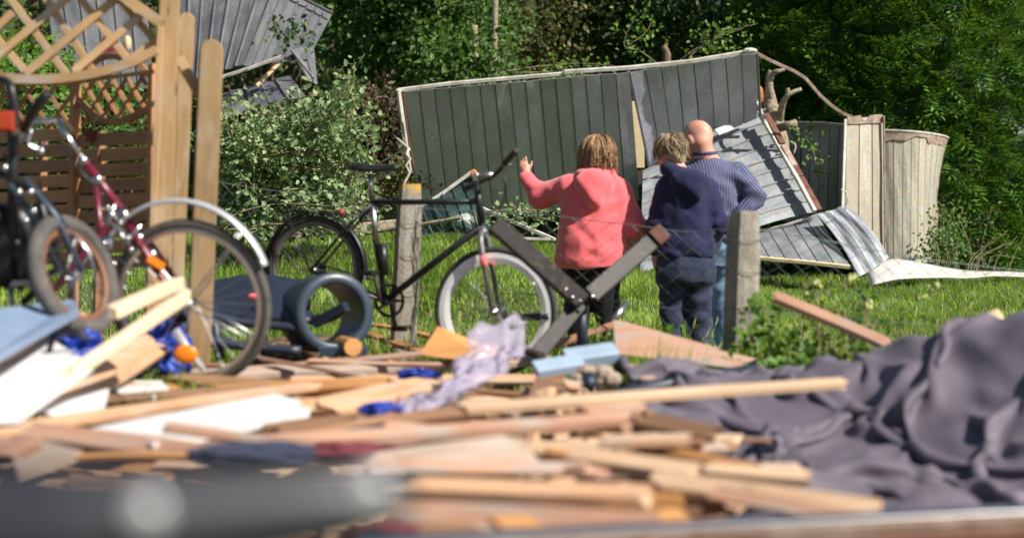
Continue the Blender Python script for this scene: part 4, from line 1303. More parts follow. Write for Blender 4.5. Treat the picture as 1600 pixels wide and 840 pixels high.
# ---- woman in the pink jacket, left arm raised
def pink_woman():
    d = 11.0; at = W(925, 323, d); at.z = float(ground_z(np.array(at.x), np.array(d)))
    at.z = 0.0
    hc = np.array((.035, .03, 1.455)); R = rotz(.30) @ rotx(-.10)
    B = Field(); head(B, hc, R)
    sh = [(-.165, 0, 1.245), (.165, 0, 1.225)]; el = [(-.345, .14, 1.165), (.285, -.01, .965)]; wr = [(-.438, .16, 1.315), (.20, .19, .80)]
    kn = [(-.095, .03, .42), (.10, .02, .42)]; an = [(-.10, 0, .085), (.12, -.02, .085)]
    under_body(B, (.03, .015, 1.385), sh, .72, kn, an, el, wr)
    hand(B, (-.444, .16, 1.325), (-.30, .05, 1), (.1, 1, .1), -1, .55, .84, curls=(1.2, .95, .7, .25), thumb=.4)
    hand(B, (.19, .205, .79), (-.5, .6, -.5), (-1, -.2, 0), 1, .7)
    b = skin_part('person', B, .0065, 'skin', None, at, 0, top=True)
    b.scale = (.98, .98, .975)
    tag(b, 'person in a pink hooded jacket seen from behind, left hand raised towards the metal wall', 'person')
    eyes(b, hc, R)
    J = Field()
    J.loft([(.685, -.01, .0, .222, .165), (.74, -.01, 0, .240, .180), (.85, -.005, 0, .236, .176), (1.0, 0, 0, .222, .165), (1.13, 0, 0, .220, .158), (1.22, 0, -.005, .208, .134), (1.275, .005, -.01, .165, .105), (1.325, .015, -.01, .105, .088), (1.365, .02, -.005, .078, .08)], .05)
    J.chain([(-.15, 0, 1.235), (-.345, .14, 1.165), (-.435, .16, 1.29)], [.090, .074, .052], .05)
    J.chain([(.165, 0, 1.215), (.285, -.01, .965), (.205, .18, .815)], [.094, .078, .050], .05)
    J.ell((.005, -.135, 1.235), (.128, .058, .115), rotx(.16), .022)
    J.cone((-.09, -.155, 1.27), (.005, -.175, 1.145), .028, .040, .05).cone((.10, -.15, 1.27), (.005, -.175, 1.145), .028, .040, .05)
    for a0 in np.linspace(-2.7, -.44, 8):
        a1 = a0 + .33
        J.cone((.02 + .112 * math.cos(a0), -.01 + .105 * math.sin(a0), 1.325 + .02 * math.sin(a0)), (.02 + .112 * math.cos(a1), -.01 + .105 * math.sin(a1), 1.325 + .02 * math.sin(a1)), .034, .034, .03)
    J.plane((0, 0, .69), (0.05, 0, -1))
    cr = [((-.345, .14, 1.165), (-.5, .1, 1), .10, 75, .008), ((-.2, -.05, 1.2), (1, 0, .6), .12, 60, .006), ((.28, -.01, .97), (0, 0, 1), .11, 70, .009), ((.02, -.15, .78), (.2, 0, 1), .20, 42, .006), ((-.14, -.1, 1.05), (.7, 0, .7), .13, 50, .005), ((.13, -.1, 1.08), (-.6, 0, .8), .14, 55, .006)]
    skin_part('jacket', J, .0095, 'pink_fleece', b, None, fold=dict(amp=.015, fr=(6, 6, 3.5), seed=3.1, creases=cr))
    for sg, el_, w_ in ((-1, (-.435, .16, 1.285), (-.44, .16, 1.312)), (1, (.207, .178, .825), (.196, .196, .80))):
        mb = MB().tube([el_, w_], [.046, .043], 14); link('cuff', np_mesh('cuff', np.array([tuple(v) for v in mb.v]), mb.f, True), 'pink_fleece', b)
    T = Field()
    T.loft([(.62, -.01, .01, .175, .13), (.72, -.01, .01, .19, .14), (.82, -.01, .01, .18, .13)], .05)
    for i in (0, 1): T.chain([((-.09, .09)[i], .01, .66), kn[i], (an[i][0], an[i][1], .10)], [.108, .078, .068], .05)
    T.plane((0, 0, .07), (0, 0, -1))
    skin_part('trousers', T, .012, 'black_cloth', b, None, fold=dict(amp=.010, seed=5.0))
    shoes(b, an)
    H = Field()
    H.ell(hc + R @ np.array((0, -.018, .036)), (.091, .106, .097), R, .03)
    for x, y, z in ((-.062, -.055, -.035), (0, -.078, -.04), (.062, -.055, -.035), (-.080, -.005, -.02), (.080, -.005, -.02)):
        H.ell(hc + R @ np.array((x, y, z)), (.040, .038, .050), R, .04)
    H.ell(hc + R @ np.array((0, .095, -.02)), (.068, .055, .085), R, .02, sub=True)
    hr = skin_part('hair', H, .009, 'hair_brown', b, None, fold=dict(amp=.006, fr=(30, 30, 6), seed=1.0))
    V, f = hair_strands(hc, R, 420, .0050, 1.3, 2.2, 5, (.094, .110, .101), .034, frame=True)
    link('locks', np_mesh('locks', V, f, True), 'hair_brown', hr)
pink_woman()

# ---- person in navy, head turned left
def navy_person():
    d = 10.85; at = W(1072, 323, d); at.z = 0
    hc = np.array((-.115, .02, 1.45)); R = rotz(.85) @ rotx(-.18)
    B = Field(); head(B, hc, R, .98)
    sh = [(-.165, 0, 1.215), (.165, 0, 1.215)]; el = [(-.228, .0, .965), (.245, -.03, .985)]; wr = [(-.222, .06, .775), (.205, .11, .83)]
    kn = [(-.10, .03, .42), (.10, .0, .42)]; an = [(-.11, 0, .085), (.11, -.02, .085)]
    under_body(B, (-.08, .01, 1.375), sh, .74, kn, an, el, wr)
    B.cone((-.04, 0, 1.30), (-.09, .015, 1.39), .055, .054, .04)
    hand(B, (-.222, .062, .768), (.02, .12, -1), (1, .1, 0), -1, .42, .95)
    hand(B, (.20, .12, .825), (-.7, .5, -.5), (-1, -.5, 0), 1, .6)
    b = skin_part('person', B, .0065, 'skin', None, at, 0, top=True)
    b.scale = (.88, .95, .975)
    tag(b, 'person with short fair hair in a navy hooded top, standing between the other two', 'person')
    eyes(b, hc, R, .98)
    J = Field()
    J.loft([(.755, 0, .0, .208, .150), (.79, 0, 0, .222, .162), (.9, 0, 0, .216, .158), (1.05, -.005, 0, .205, .15), (1.15, -.01, 0, .198, .142), (1.22, -.015, -.005, .18, .122), (1.275, -.025, -.01, .142, .10), (1.32, -.045, -.005, .096, .086), (1.355, -.06, 0, .076, .08)], .05)
    J.chain([(-.15, 0, 1.205), (-.228, 0, .965), (-.222, .058, .785)], [.080, .064, .050], .05)
    J.chain([(.15, 0, 1.205), (.245, -.03, .985), (.208, .10, .84)], [.082, .066, .050], .05)
    J.ell((.015, -.128, 1.255), (.130, .055, .09), rotx(.25), .022)
    J.cone((-.10, -.13, 1.285), (.05, -.16, 1.19), .030, .036, .05).cone((.11, -.13, 1.25), (.05, -.16, 1.19), .032, .036, .05)
    for a0 in np.linspace(-2.9, -.3, 9):
        a1 = a0 + .33
        J.cone((-.045 + .115 * math.cos(a0), -.01 + .10 * math.sin(a0), 1.318 - .03 * math.cos(a0)), (-.045 + .115 * math.cos(a1), -.01 + .10 * math.sin(a1), 1.318 - .03 * math.cos(a1)), .034, .034, .03)
    J.plane((0, 0, .765), (0, 0, -1))
    cr = [((-.225, 0, .965), (0, 0, 1), .11, 70, .009), ((.245, -.03, .985), (0, 0, 1), .11, 70, .010), ((0, -.15, .84), (.15, 0, 1), .2, 46, .006), ((-.12, -.1, 1.12), (.8, 0, .6), .14, 50, .006), ((.12, -.1, 1.12), (-.8, 0, .6), .14, 50, .006)]
    skin_part('jacket', J, .0095, 'navy_cotton', b, None, fold=dict(amp=.017, fr=(7, 7, 4), seed=8.1, creases=cr))
    T = Field()
    T.loft([(.60, 0, .01, .205, .15), (.70, 0, .0, .212, .16), (.80, 0, .01, .195, .145)], .05)
    for i in (0, 1): T.chain([((-.105, .105)[i], .01, .66), kn[i], (an[i][0], an[i][1], .11)], [.110, .084, .074], .05)
    T.plane((0, 0, .07), (0, 0, -1))
    skin_part('trousers', T, .012, 'navy_pants', b, None, fold=dict(amp=.014, seed=2.0, creases=[((-.1, -.08, .45), (0, 0, 1), .2, 45, .008), ((.1, -.08, .45), (0, 0, 1), .2, 45, .008)]))
    shoes(b, an)
    H = Field()
    H.ell(hc + R @ np.array((0, -.022, .036)), (.088, .104, .098), R, .03)
    H.ell(hc + R @ np.array((0, -.062, -.025)), (.072, .048, .058), R, .04)
    H.ell(hc + R @ np.array((0, .105, -.03)), (.085, .062, .098), R, .02, sub=True)
    hr = skin_part('hair', H, .009, 'hair_blond', b, None, fold=dict(amp=.009, fr=(26, 26, 14), seed=1.0))
    V, f = hair_strands(hc, R, 420, .0046, .45, 1.1, 9, (.090, .108, .102), .034)
    link('locks', np_mesh('locks', V, f, True), 'hair_blond', hr)
navy_person()

# ---- bald man in the striped shirt, hand on his hip
def striped_man():
    d = 11.6; s = F / d; at = W(1112, 323, d); at.z = 0
    hc = np.array((-.102, .03, 1.535)); R = rotz(.85) @ rotx(-.12)
    B = Field(); head(B, hc, R, 1.17)
    sh = [(-.19, .03, 1.30), (.19, -.02, 1.30)]; el = [(-.27, .03, 1.06), (.305, -.07, 1.135)]; wr = [(-.25, .10, .85), (.155, -.135, .955)]
    kn = [(-.10, .03, .46), (.07, .02, .46)]; an = [(-.11, 0, .085), (.08, -.01, .085)]
    under_body(B, (-.055, .02, 1.465), sh, .80, kn, an, el, wr)
    B.cone((-.03, 0, 1.38), (-.065, .02, 1.48), .062, .06, .04)
    B.cone((-.06, -.02, 1.44), (-.075, -.03, 1.51), .058, .062, .03)
    hand(B, (.145, -.14, .945), (-.32, .0, -1), (.1, 1, .1), -1, .35, 1.02)
    hand(B, (-.25, .10, .845), (0, .2, -1), (1, 0, 0), -1, .5, 1.02)
    b = skin_part('person', B, .0068, 'skin', None, at, 0, top=True)
    tag(b, 'bald person in a blue and white striped shirt and jeans, one hand on the hip', 'person')
    eyes(b, hc, R, 1.17)
    J = Field()
    J.loft([(.84, -.01, 0, .195, .14), (.95, -.01, 0, .20, .145), (1.1, 0, 0, .195, .14), (1.22, 0, 0, .205, .135), (1.30, 0, -.005, .195, .118), (1.355, -.01, -.005, .155, .10), (1.40, -.03, 0, .10, .085), (1.435, -.045, .005, .074, .076), (1.455, -.05, .008, .070, .074)], .05)
    J.chain([(-.17, .02, 1.295), el[0], (-.25, .095, .87)], [.080, .062, .048], .04)
    J.chain([(.17, -.015, 1.295), el[1], (.165, -.13, .97)], [.084, .068, .052], .04)
    J.plane((0, 0, .85), (0, 0, -1))
    el1 = np.array(el[1]); sh1 = np.array((.17, -.015, 1.295)); wr1 = np.array((.165, -.13, .97))
    def uv(V):
        # stripes run down the back and along the sleeve
        u = V[:, 0] + .35 * V[:, 1]
        def along(a, b_):
            t = (b_ - a) / np.linalg.norm(b_ - a); side = np.cross(t, np.array((0, 1.0, .2))); side /= np.linalg.norm(side)
            X = V - a; q = np.clip(X @ t, 0, np.linalg.norm(b_ - a)); return np.linalg.norm(X - q[:, None] * t, axis=1), X @ side
        d1, u1 = along(sh1 + np.array((.03, 0, -.03)), el1); d2, u2 = along(el1, wr1)
        u = np.where((V[:, 0] > .185) & (d1 <= d2) & (d1 < .105), u1, u)
        u = np.where((V[:, 0] > .165) & (d2 < d1) & (d2 < .085), u2, u)
        return np.stack([u * 17.0, V[:, 2]], 1)
    cr = [(el[1], (0, 0, 1), .10, 75, .010), ((.19, -.05, 1.22), (.6, 0, .8), .12, 60, .007), ((0, -.12, .95), (.1, 0, 1), .2, 46, .006), ((.08, -.1, 1.1), (.8, 0, .6), .16, 45, .007)]
    skin_part('shirt', J, .0095, 'striped_shirt', b, None, fold=dict(amp=.015, fr=(7, 7, 4), seed=4.4, creases=cr), uv=uv)
    C = Field()
    for a0 in np.linspace(-3.1, .0, 9):
        a1 = a0 + .4
        C.cone((-.052 + .076 * math.cos(a0), .008 + .078 * math.sin(a0), 1.438), (-.052 + .076 * math.cos(a1), .008 + .078 * math.sin(a1), 1.438), .014, .014, .015)
    skin_part('collar', C, .009, 'striped_shirt', b, None, uv=lambda V: np.stack([V[:, 0] * 0, V[:, 2]], 1))
    T = Field()
    T.loft([(.66, -.01, .01, .175, .128), (.78, -.01, 0, .185, .14), (.90, -.01, 0, .18, .132)], .05)
    for i in (0, 1): T.chain([((-.09, .08)[i], .01, .72), kn[i], (an[i][0], an[i][1], .10)], [.105, .078, .066], .05)
    T.plane((0, 0, .07), (0, 0, -1))
    skin_part('trousers', T, .012, 'denim', b, None, fold=dict(amp=.012, seed=6.0, creases=[((.08, -.08, .46), (0, 0, 1), .2, 50, .008), ((.05, -.1, .75), (.5, 0, 1), .15, 50, .006)]))
    shoes(b, an)
striped_man()
# ------------------------------------------------------------------ wire fence with two concrete posts
def fence():
    t = thing('wire_fence', 'sagging green chain link fence held by two leaning concrete posts', 'fence', (0.2, 9.4, 0))
    def post(px0, py0, px1, py1, d, w, lab, twist):
        a = W(px1, py1, d); b = W(px0, py0, d)
        ax = (b - a); mb = MB(); m = 7; vs = []
        q0 = twist
        for i in range(m + 1):
            p = a + ax * (i / m)
            k = 1.0 if i < m - 1 else (.96 if i == m - 1 else .80)
            if i == m: p = p - Vector((0, 0, -.005))
            for c in range(16):
                q = 2 * math.pi * c / 16
                e = (abs(math.cos(q)) ** 8 + abs(math.sin(q)) ** 8) ** (-1 / 8)
                r = w / 2 * min(e, 1.24) * k * (1 + .007 * random.uniform(-1, 1))
                vs.append(p + Vector((math.cos(q + q0) * r, math.sin(q + q0) * r, 0)))
        fs = [(i*16 + c, i*16 + (c+1) % 16, (i+1)*16 + (c+1) % 16, (i+1)*16 + c) for i in range(m) for c in range(16)]
        fs.append(tuple(m*16 + c for c in range(16)))
        mb.add(vs, fs)
        o = mb.build('post', 'concrete_lichen' if px0 < 800 else 'concrete', t, False, label=lab)
        return o
    p1 = post(641, 289, 628, 580, 10.0, .150, 'concrete post with an orange lichen cap', .25)
    p2 = post(1163, 331, 1152, 640, 8.7, .150, 'bare grey concrete post', .42)
    # lichen on the left post top
    mb = MB()
    for i in range(0):
        q = random.uniform(-2.6, .4); zz = random.random() ** 2 * 62
        c = W(641, 289 + zz, 10.0) + Vector((math.cos(q) * .078, math.sin(q) * .078, 0))
        c.x = max(min(c.x, W(641, 0, 10).x + .08), W(641, 0, 10).x - .08)
        mb.ball(c, random.uniform(.012, .03), 6, 4, (1, .4, 1.2))
    # top line of the mesh: (px, py, d)
    top = [(330, 283, 11.2), (450, 300, 10.8), (560, 300, 10.4), (640, 322, 10.0), (740, 330, 9.7), (830, 333, 9.55), (900, 341, 9.4), (1000, 353, 9.15), (1080, 362, 8.95), (1160, 356, 8.72), (1290, 376, 8.8), (1450, 405, 9.0), (1640, 428, 9.2)]
    tp = smooth_path([W(*p) for p in top], 8)
    # arc length
    L = [0]
    for a, b in zip(tp, tp[1:]): L.append(L[-1] + (b - a).length)
    def at(s):
        s = min(max(s, 0), L[-1]); i = min(np.searchsorted(L, s), len(L) - 1); i = max(i, 1)
        u = (s - L[i-1]) / (L[i] - L[i-1] + 1e-9)
        return tp[i-1].lerp(tp[i], u)
    pitch = .066; n = int(L[-1] / pitch); mb = MB()
    for k in range(n):
        pts = []
        rows = 13
        for r in range(rows):
            p = at((k + (.5 if (r + k) % 2 else -.5) * 1.04) * pitch)
            h = p.z - r * .045 * (p.z / .75 if p.z < .75 else 1)
            pts.append(Vector((p.x, p.y + .02 * math.sin(k * .35 + r * .5) + (.004 if r % 2 else -.004), h)))
        mb.tube(pts, .0023, 5, False)
    mb.build('wire_mesh', 'fence_wire', t, True)
    MB().tube(tp, .0028, 4, False).build('top_wire', 'fence_wire', t)
    lo_ = [Vector((p.x, p.y, p.z * .55)) for p in tp]
    MB().tube(lo_, .0025, 4, False).build('middle_wire', 'fence_wire', t)
    for q, px in ((p1, (640, 10.0)), (p2, (1160, 8.7))):
        for yy in (350, 400, 455):
            mb = MB()
            c = W(px[0], yy + (0 if px[0] < 800 else 25), px[1]); mb.ring(c, (0, 0, 1), (1, 0, 0), .093, [(0, -.002), (.003, 0), (0, .002)], 16)
            mb.build('tie_wire', 'wire_grey', t)
fence()

# ------------------------------------------------------------------ leaning lattice arbour
def bow(a, b, w, h, mat, root, name, up=(0, -1, 0), n=6, bend=None):
    mb = MB(); pts = [Vector(a).lerp(Vector(b), i / n) for i in range(n + 1)]
    return MB().beam(a, b, w, h, up).build(name, mat, root)

def board(root, a, b, w, th, mat, name='board', facing=(0, -1, 0), round_top=False, m=8):
    """vertical board; rounded end at b when round_top"""
    a = Vector(a); b = Vector(b); t = (b - a).normalized(); f = Vector(facing); f = (f - t * f.dot(t)).normalized(); x = t.cross(f)
    out = [(-w/2, 0), (w/2, 0)]; L = (b - a).length
    if round_top:
        out += [(w/2 * math.cos(q), L - w/2 + w/2 * math.sin(q)) for q in np.linspace(0, math.pi, m + 1)]
    else:
        out += [(w/2, L), (-w/2, L)]
    ce = .07 * w
    ins = [(x_ * (1 - 2 * .06), y_ if y_ < .01 else y_ - ce * .6) for x_, y_ in out]
    k = len(out); vs = []
    for ring, off in ((ins, th/2), (out, th/2 - ce), (out, -th/2 + ce), (ins, -th/2)):
        vs += [a + x * p[0] + t * p[1] + f * off for p in ring]
    fs = [tuple(range(k)), tuple(range(4*k - 1, 3*k - 1, -1))]
    for r in range(3):
        fs += [(r*k + i, r*k + (i+1) % k, (r+1)*k + (i+1) % k, (r+1)*k + i) for i in range(k)]
    # local frame with x along the grain
    M = Matrix((t, x, f)).transposed().to_4x4(); M.translation = a
    inv = M.inverted()
    V = np.array([tuple(inv @ v) for v in vs])
    o = link(name, np_mesh(name, V, fs), mat, root)
    base = root_loc(root) if root is not None else Vector((0, 0, 0))
    M2 = M.copy(); M2.translation = a - base
    o.matrix_basis = M2
    return o

def bar(root, a, b, w, h, mat, name, up=(0, -1, 0), **kw):
    """bar whose own x axis is its grain"""
    a = Vector(a); b = Vector(b); t = (b - a).normalized(); L = (b - a).length
    u = Vector(up); x = t.cross(u)
    if x.length < 1e-3: x = t.cross(Vector((1, 0, 0)))
    x.normalize(); u = x.cross(t).normalized()
    mb = MB().beam((0, 0, 0), (L, 0, 0), w, h, (0, 0, 1), **kw)
    o = link(name, np_mesh(name, np.array(mb.v), mb.f), mat, root)
    M = Matrix((t, -x, u)).transposed().to_4x4()
    M.translation = a - (root_loc(root) if root is not None else Vector((0, 0, 0)))
    o.matrix_basis = M
    return o

ar = thing('lattice_arbour', 'leaning wooden arbour with lit lattice top, boards and posts at the left', 'trellis', W(280, 560, 8.3))
D1 = 8.25
board(ar, W(303, 720, D1 - .02), W(331, 62, D1 - .02), .118, .034, 'wood_treated', 'rounded_board', (.25, -1, 0), True)
board(ar, W(262, 720, D1 + .20), W(292, 20, D1 + .20), .082, .034, 'wood_treated', 'rounded_board', (.25, -1, 0), True)
board(ar, W(246, 720, D1 + .06), W(266, -40, D1 + .06), .098, .09, 'wood_treated', 'post', (.15, -1, 0))
board(ar, W(226, 720, D1 - .02), W(251, 42, D1 - .02), .030, .045, 'wood_lattice', 'batten', (.1, -1, 0))
bar(ar, W(280, 92, D1 + .10), W(312, 148, D1 + .04), .05, .035, 'wood_treated', 'brace', (.2, -1, .2))
# lattice panel with sagging arched lower rail and arched upper rail
lat = []
def arch(pts, w, h, d, name, mat='wood_lattice'):
    pp = smooth_path([W(x, y, d) for x, y in pts], 5); mb = MB()
    vs = []; n = len(pp)
    for i, p in enumerate(pp):
        tt = (pp[min(i+1, n-1)] - pp[max(i-1, 0)]).normalized(); u = Vector((0, -1, 0)); x = tt.cross(u).normalized()
        vs += [p + x * w/2 + u * h/2, p - x * w/2 + u * h/2, p - x * w/2 - u * h/2, p + x * w/2 - u * h/2]
    fs = [(i*4 + k, i*4 + (k+1) % 4, i*4 + 4 + (k+1) % 4, i*4 + 4 + k) for i in range(n - 1) for k in range(4)] + [(0, 1, 2, 3), (4*n-1, 4*n-2, 4*n-3, 4*n-4)]
    return mb.add(vs, fs).build(name, mat, ar)
arch([(-120, 75), (-40, 112), (50, 124), (130, 118), (200, 100), (246, 78)], .045, .04, D1 - .03, 'arched_rail')
arch([(150, -35), (200, 0), (240, 28), (254, 38)], .05, .04, D1 - .02, 'arched_rail')
arch([(-120, 108), (-40, 128), (90, 130), (240, 112)], .02, .03, D1 + .03, 'lower_rail', 'wood_treated')
for x0, y0, x1, y1 in ((-80, 60, 60, -70), (-10, 92, 120, -15), (40, 115, 185, -5), (115, 112, 225, 20), (195, 100, 248, 62), (-60, 95, 20, 20)):
    bar(ar, W(x0, y0, D1 + .012), W(x1, y1, D1 + .012), .040, .016, 'wood_lattice', 'lattice_slat')
for x0, y0, x1, y1 in ((-40, 20, 45, 118), (10, -10, 105, 118), (60, -20, 150, 118), (118, -12, 205, 100), (175, -15, 240, 62), (-70, 50, -15, 110)):
    bar(ar, W(x0, y0, D1 + .032), W(x1, y1, D1 + .032), .036, .016, 'wood_lattice', 'lattice_slat')

# slatted screen behind it, in shade
sc = thing('slatted_screen', 'dark brown slatted privacy screen with lattice top, in shade behind the bicycles', 'fence', W(130, 560, 9.4))
def S(px, py): return W(px, py, 10.25 - (px / 240.0) * 1.25)
for i, y in enumerate(range(210, 420, 24)):
    bar(sc, S(-60, y + 6), S(112, y) + Vector((0, .02 * (i % 2), 0)), .072, .014, 'wood_dark_fence', 'slat')
    bar(sc, S(118, y + 10) + Vector((0, .02 * (i % 2), 0)), S(236, y + 4) + Vector((0, .02 * (i % 2), 0)), .072, .014, 'wood_dark_fence', 'slat')
for px in (-40, 60, 114, 150, 236):
    board(sc, S(px, 600) + Vector((0, -.02 if px in (114, 236) else .02, 0)), S(px + 6, 100 if px in (114, 236) else 205) + Vector((0, -.02 if px in (114, 236) else .02, 0)), .045 if px in (114, 236) else .03, .05, 'wood_dark_fence', 'upright', (-.7, -.7, 0))
for pts in ([(118, 150), (150, 182), (180, 190), (212, 180), (236, 168)], [(118, 130), (150, 95), (180, 88), (215, 100), (236, 120)]):
    pp = smooth_path([S(x, y) for x, y in pts], 4); mb = MB()
    for a, b in zip(pp, pp[1:]): mb.beam(a, b, .035, .035, (0, -1, 0))
    mb.build('arched_rail', 'wood_dark_fence', sc)
for k in range(6):
    x = 100 + k * 24
    bar(sc, S(x, 118), S(x + 44, 192), .022, .012, 'wood_dark_fence', 'lattice_slat')
    bar(sc, S(x + 52, 116) + Vector((0, .014, 0)), S(x + 6, 194) + Vector((0, .014, 0)), .022, .012, 'wood_dark_fence', 'lattice_slat')
for k in range(5):
    x = -70 + k * 34
    bar(sc, S(x, 130), S(x + 50, 205), .022, .012, 'wood_dark_fence', 'lattice_slat')
    bar(sc, S(x + 56, 130) + Vector((0, .014, 0)), S(x + 6, 205) + Vector((0, .014, 0)), .022, .012, 'wood_dark_fence', 'lattice_slat')
# unseen boards added above the arbour to keep the screen in shade
for k in range(7):
    bar(ar, W(150 + k * 14, -70 - k * 2, 8.1) , W(60 + k * 16, -72 - k * 2, 10.6), .13, .03, 'wood_treated', 'shade_board', (0, 0, 1))
st = MB(); c = S(146, 212) + Vector((0, -.05, 0))
pl = []
for k in range(16):
    q = k * math.pi / 8; r = .055 if k % 2 == 0 else .026
    pl.append(c + Vector((math.cos(q) * r, 0, math.sin(q) * r)))
st.prism(pl, (0, .014, 0))
one('star_ornament', 'small dull red star ornament hanging on the dark screen', 'ornament', st, 'maroon')
c = S(148, 62) + Vector((0, .3, 0))
hb = MB().prism([c + Vector((x * .065, 0, z * .07)) for x, z in ((-.5, -1), (.5, -1), (.6, .4), (0, 1.1), (-.6, .4))], (0, .1, 0))
one('bird_house', 'small dark red bird house seen through the lattice', 'bird house', hb, 'maroon')
fl = MB().ball(W(199, 68, 9.2), .032, 8, 6, (.7, .6, 1.4))
one('hanging_lantern', 'small pale lantern hanging in the lattice gap', 'lantern', fl, 'cream_board', True)

# ------------------------------------------------------------------ bicycles
def wheel(root, c, axis, r, tyre_w, mats, nsp=30, name='wheel', rim_h=.022, rot=0.0, label=None):
    """tyre > rim, hub and spokes as its sub-parts"""
    c = Vector(c); axis = Vector(axis).normalized()
    e1 = axis.cross(Vector((0, 0, 1))); e1 = e1.normalized() if e1.length > .1 else Vector((1, 0, 0)); e2 = axis.cross(e1).normalized()
    tw = tyre_w / 2
    prof = [(tw * math.cos(q) * 1.05, tw * math.sin(q)) for q in np.linspace(0, 2 * math.pi, 11)[:-1]]
    w = MB().ring(c, axis, e1, r - tw, prof, 56).build(name, mats[0], root, True, label=label)
    R2 = r - 2 * tw + .004
    MB().ring(c, axis, e1, R2 - rim_h / 2, [(rim_h/2, -.013), (rim_h/2, .013), (0, .0145), (-rim_h/2, .009), (-rim_h/2, -.009), (0, -.0145)], 56).build('rim', mats[1], w)
    mb = MB().tube([c - axis * .045, c - axis * .03, c - axis * .029, c + axis * .029, c + axis * .03, c + axis * .045], [.008, .008, .022, .022, .008, .008], 10)
    mb.build('hub', mats[2], w, True)
    sp = MB()
    for k in range(nsp):
        q = 2 * math.pi * k / nsp + rot; sd = 1 if k % 2 else -1
        q2 = q + (.9 if (k // 2) % 2 else -.9)
        a = c + axis * sd * .028 + (e1 * math.cos(q2) + e2 * math.sin(q2)) * .02
        b = c + (e1 * math.cos(q) + e2 * math.sin(q)) * (R2 - rim_h + .006)
        sp.tube([a, b], .0015, 4, False)
    sp.build('spokes', mats[3], w)
    return w

def saddle(root, tail, nose, w, mat):
    t = Vector(nose) - Vector(tail); L = t.length; t.normalize(); x = t.cross(Vector((0, 0, 1))).normalized(); u = x.cross(t)
    mb = MB(); vs = []; prof = [(0, .35, .4), (.06, .75, .8), (.2, 1, 1), (.38, .82, .95), (.55, .42, .8), (.75, .26, .75), (.93, .20, .7), (1, .08, .35)]
    n = 12
    for s, ww, hh in prof:
        for k in range(n):
            q = 2 * math.pi * k / n
            vs.append(Vector(tail) + t * L * s + x * math.cos(q) * w / 2 * ww + u * (max(math.sin(q), -.45) * .032 * hh + .012 * (abs(s - .5) * 2) ** 2))
    m = len(prof)
    fs = [(i*n + k, i*n + (k+1) % n, (i+1)*n + (k+1) % n, (i+1)*n + k) for i in range(m - 1) for k in range(n)] + [tuple(range(n - 1, -1, -1)), tuple((m-1)*n + k for k in range(n))]
    s = mb.add(vs, fs).build('saddle', mat, root, True)
    r = MB()
    for sg in (-1, 1):
        r.tube(smooth_path([Vector(tail) + t * L * .12 + x * sg * .03 - u * .015, Vector(tail) + t * L * .35 + x * sg * .022 - u * .05, Vector(tail) + t * L * .62 + x * sg * .018 - u * .048, Vector(tail) + t * L * .9 - u * .01], 4), .0045, 6)
    r.build('rails', 'chrome', s, True)
    return s

